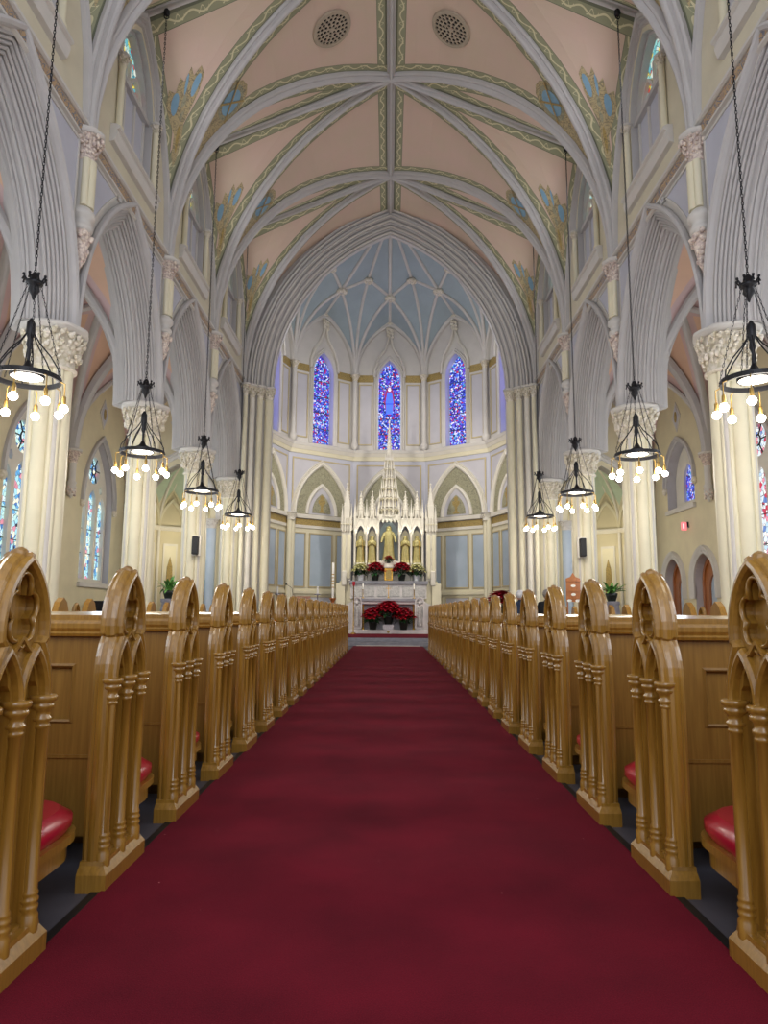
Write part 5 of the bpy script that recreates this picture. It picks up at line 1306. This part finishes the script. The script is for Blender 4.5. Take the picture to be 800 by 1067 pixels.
# ------------------------------------------------------------------ pews
def lobed(cx, cz, R0, amp, n, N=40, ph=0, sy=1.0):
    out = []
    for k in range(N):
        a = 2 * pi * k / N; r = R0 * (1 + amp * abs(cos(n * (a - ph) / 2)) - amp * .5); out.append((cx + r * cos(a), cz + r * sin(a) * sy))
    return out
def pew_meshes(side):
    F = Fr((0, 0, 0), (0, 1, 0), (1, 0, 0))      # b = local x, aisle at +x for the left block
    P = {}
    lower = [(.19, .10), (.19, .79)]
    for i in range(1, 7): t_ = i / 6; a = t_ * .95; lower.append((.19 - .085 * (1 - cos(a)) * 1.45, .79 + .175 * sin(a) / sin(.95)))
    upper = [(.150, .975), (.152, 1.01)]
    c = (.24 ** 2 - .152 ** 2) / (2 * .152); R = .152 + c; a1 = acos(c / R)
    for i in range(1, 10): a = a1 * .93 * i / 9; upper.append((-c + R * cos(a), 1.01 + R * sin(a)))
    top = [(.018, 1.250), (.0, 1.256)]
    half = lower + upper + top
    left = [(-u, v) for u, v in half[:-1]]
    outline = left + half[::-1]                      # from lower left over the top to lower right
    body = [(u, v) for u, v in outline]
    m = MB()
    core = inset(outline, -.018)
    plate(m, core[::-1], [], F, -.105, -.075, 'wood', back=True)
    # pierced front plate
    l1 = [(-.150, .12)] + [(u - .0825, v) for u, v in pointed(.060, .115, 7, 0, .80)] + [(-.0225 , .12)]
    l1[0] = (-.0825 - .06, .12)
    def lanc(cu):
        pts = [(cu - .056, .12)]
        arc = pointed(.056, .125, 10, cu, .79)
        # cusps
        for i, (u, v) in enumerate(arc):
            k = .012 * max(0, sin(i * pi / 10 * 3)) ; d = sqrt((u - cu) ** 2 + (v - .79) ** 2) or 1
            pts.append((u - (u - cu) / d * k, v - (v - .79) / d * k))
        return pts + [(cu + .056, .12)]
    foil = []
    lobes = [(0, 1.145, .036), (-.046, 1.085, .036), (.046, 1.085, .036), (-.034, 1.018, .034), (.034, 1.018, .034), (0, .985, .022)]
    # outline of the union of the lobes by ray marching from the centre
    for k in range(44):
        a = 2 * pi * k / 44; best = .03
        for cx, cz, r in lobes:
            dx, dz = cx, cz - 1.07; b = cos(a) * dx + sin(a) * dz; q = b * b - (dx * dx + dz * dz - r * r)
            if q >= 0: best = max(best, b + sqrt(q))
        foil.append((best * cos(a), 1.07 + best * sin(a)))
    front = inset(outline, -.012)
    plate(m, front[::-1], [lanc(-.0825)[::-1], lanc(.0825)[::-1], foil[::-1]], F, -.076, -.046, 'wood')
    sweep(m, foil[::-1], [(-.002, -.05), (.0, -.036), (.008, -.034), (.014, -.046)], F, 'wood', closed=True, smooth=True)
    # edge moulding of the whole outline
    sweep(m, outline, [(-.04, -.05), (-.034, -.026), (-.022, -.018), (-.010, -.020), (-.004, -.030), (-.006, -.040), (.004, -.046), (.010, -.060), (.010, -.070), (.004, -.084), (-.006, -.090), (-.004, -.100), (-.012, -.112), (-.04, -.112)], F, 'wood')
    for cu in (-.0825, .0825):
        sweep(m, pointed(.0825, .165, 9, cu, .79), [(-.016, -.05), (-.014, -.026), (-.006, -.018), (.004, -.020), (.010, -.03), (.012, -.05)], F, 'wood')
    # two mullions rising behind the middle capital
    for q in (-1, 1): sweep(m, [(q * .10, .93), (q * .04, .955), (0, .99)] if q < 0 else [(0, .99), (.04, .955), (.10, .93)], [(-.008, -.05), (-.006, -.03), (.006, -.03), (.008, -.05)], F, 'wood')
    P['end_panel'] = m
    m = MB()
    loft(m, [[(x, y, z) for x, y in ((-.115 + d * .2, -.22 + d), (-d, -.22 + d), (-d, .22 - d), (-.115 + d * .2, .22 - d))] for z, d in ((0, 0), (.066, 0), (.095, .018), (.11, .02))], 'wood'); P['plinth'] = m
    m = MB(); 
    lathe(m, [(.032, .085), (.032, .135), (.026, .145), (.030, .155), (.030, .163), (.025, .169), (.030, .176), (.030, .184), (.025, .190), (.028, .197), (.028, .203), (.0225, .212), (.0215, .45), (.021, .695),
              (.027, .70), (.027, .708), (.022, .714), (.031, .722), (.031, .73), (.024, .737), (.027, .752), (.037, .762), (.037, .772), (.031, .777), (.043, .784), (.044, .797), (.040, .802), (.0, .802)], 'wood', (-.040, 0, 0), 16)
    P['colonette'] = m
    L = -3.32
    m = MB(); box(m, L, -.10, .095, .115, .12, 1.0, 'wood_back')
    fb = Fr((0, .095, 0), (1, 0, 0), (0, -1, 0)); hs = []
    for k in range(5):
        x1 = -.30 - k * .61; x0 = x1 - .50; hs.append([(x0, .59), (x0, .835), (x1, .835), (x1, .59)])
    plate(m, [(L, .12), (-.10, .12), (-.10, .97), (L, .97)], hs, fb, 0, .02, 'wood_back')
    for h_ in hs: sweep(m, h_[::-1], [(-.014, .002), (-.006, .02), (.004, .028), (.012, .02)], fb, 'wood_back', closed=True)
    box(m, L, -.10, .07, .08, .44, .455, 'wood_back'); P['backrest'] = m
    m = MB(); prf = [(-.12, .955), (-.155, .96), (-.16, .972), (-.152, .98), (-.160, .995), (-.160, 1.015), (-.150, 1.028), (-.140, 1.032), (-.140, 1.052), (-.075, 1.058), (-.06, 1.05), (-.06, .96)]
    loft(m, [[(x, y, z) for y, z in prf] for x in (L, -.10)], 'wood'); m.xf(Matrix.Translation((0, .2, 0))); P['top_rail'] = m
    def seat_shape(z0, z1, grow, mm, rnd_=0.0):
        q = MB(); loops = []
        def ring(z, g):
            pts = [(L, .12), (-.13, .12)]
            yf = .765 + g; xr = -.095 + g
            pts += [(-.13, .2), (xr - .0, .23)]
            for k in range(7): a = k / 6 * pi / 2; pts.append((xr - .16 + .16 * cos(a), yf - .20 + .20 * sin(a)))
            pts += [(L, yf)]
            return [(x, y, z) for x, y in pts]
        for z, g in ((z0, grow - rnd_), (z0 + .3 * (z1 - z0), grow), (z0 + .65 * (z1 - z0), grow), (z1, grow - rnd_ * 2)): loops.append(ring(z, g))
        loft(q, loops, mm, bool(rnd_)); return q
    P['seat'] = seat_shape(.215, .245, .0, 'wood'); q = seat_shape(.15, .215, -.02, 'wood'); P['seat'].add(q.v, q.f, 'wood')
    P['seat_cushion'] = seat_shape(.245, .335, -.01, 'vinyl', .018)
    m = MB()
    box(m, L, L + .08, -.14, .45, 0, .98, 'wood', .01)
    loft(m, [[(x, y, z) for y, z in ((-.16, .95), (-.17, 1.05), (-.1, 1.18), (0, 1.24), (.1, 1.18), (.16, 1.05), (.15, .95))] for x in (L, L + .08)], 'wood'); P['far_end'] = m
    m = MB(); box(m, L, -.2, .38, .42, .0, .16, 'wood_back'); P['seat_support'] = m
    if side > 0:
        for k_ in P: P[k_].mirror()
    return P
def make_pew(side, label):
    P = pew_meshes(side); o = thing('church_pew', label, 'pew', (0, 0, 0), 'oak pews along the centre aisle')
    for k, mb in P.items():
        if k == 'colonette': continue
        if k == 'seat_cushion': mb.build(k, seat_o)
        else:
            q_ = mb.build(k, o)
            if k == 'seat': seat_o = q_
    for y in (-.165, 0, .165):
        c = P['colonette'].build('colonette', o) if y == -.165 else c0.copy()
        if y == -.165: c0 = c
        else: col.objects.link(c); c.parent = o
        c.location = (0, y, 0)
    return o
for s in (-1, 1):
    proto = None
    for k in range(20):
        y = 2.175 + .908 * k
        lab = 'glossy golden oak pew with a carved gothic end, %s row of the %s block' % (ORD[k], SIDE[s])
        if proto is None: proto = make_pew(s, lab); proto.location = (s * 1.077, y, 0); outer = proto
        else: copy_tree(proto, (s * 1.077, y, 0), lab)
    # side aisle pews
    o = thing('side_pew', '', 'pew', (s * 7.55, 15.0, 0), 'oak pews in the side aisles')
    for ch in proto.children:
        if ch.name.split('.')[0] in ('end_panel', 'plinth'):
            c = ch.copy(); col.objects.link(c); c.parent = o
            if s < 0: c.location = (0, 0, 0)
    m = MB(); box(m, 0, -s * 1.6 - s * .1, -.11, -.08, .15, 1.0, 'wood_back'); m.build('backrest', o)
    m = MB(); box(m, 0, -s * 1.7, -.15, -.06, .96, 1.04, 'wood', .02); m.build('top_rail', o)
    m = MB(); box(m, 0, -s * 1.7, -.06, .42, .27, .31, 'wood', .01); box(m, -s*1.6, -s*1.7, -.1, .42, 0, 1.0, 'wood', .01); m.build('seat', o)
    for i in range(6):
        lab = 'plain oak pew in the %s aisle, %s row from the front' % (SIDE[s], ORD[i])
        if i == 0: o['label'] = lab; o.location = (s * 7.55, 14.6, 0)
        else: copy_tree(o, (s * 7.55, 14.6 + .908 * i, 0), lab)
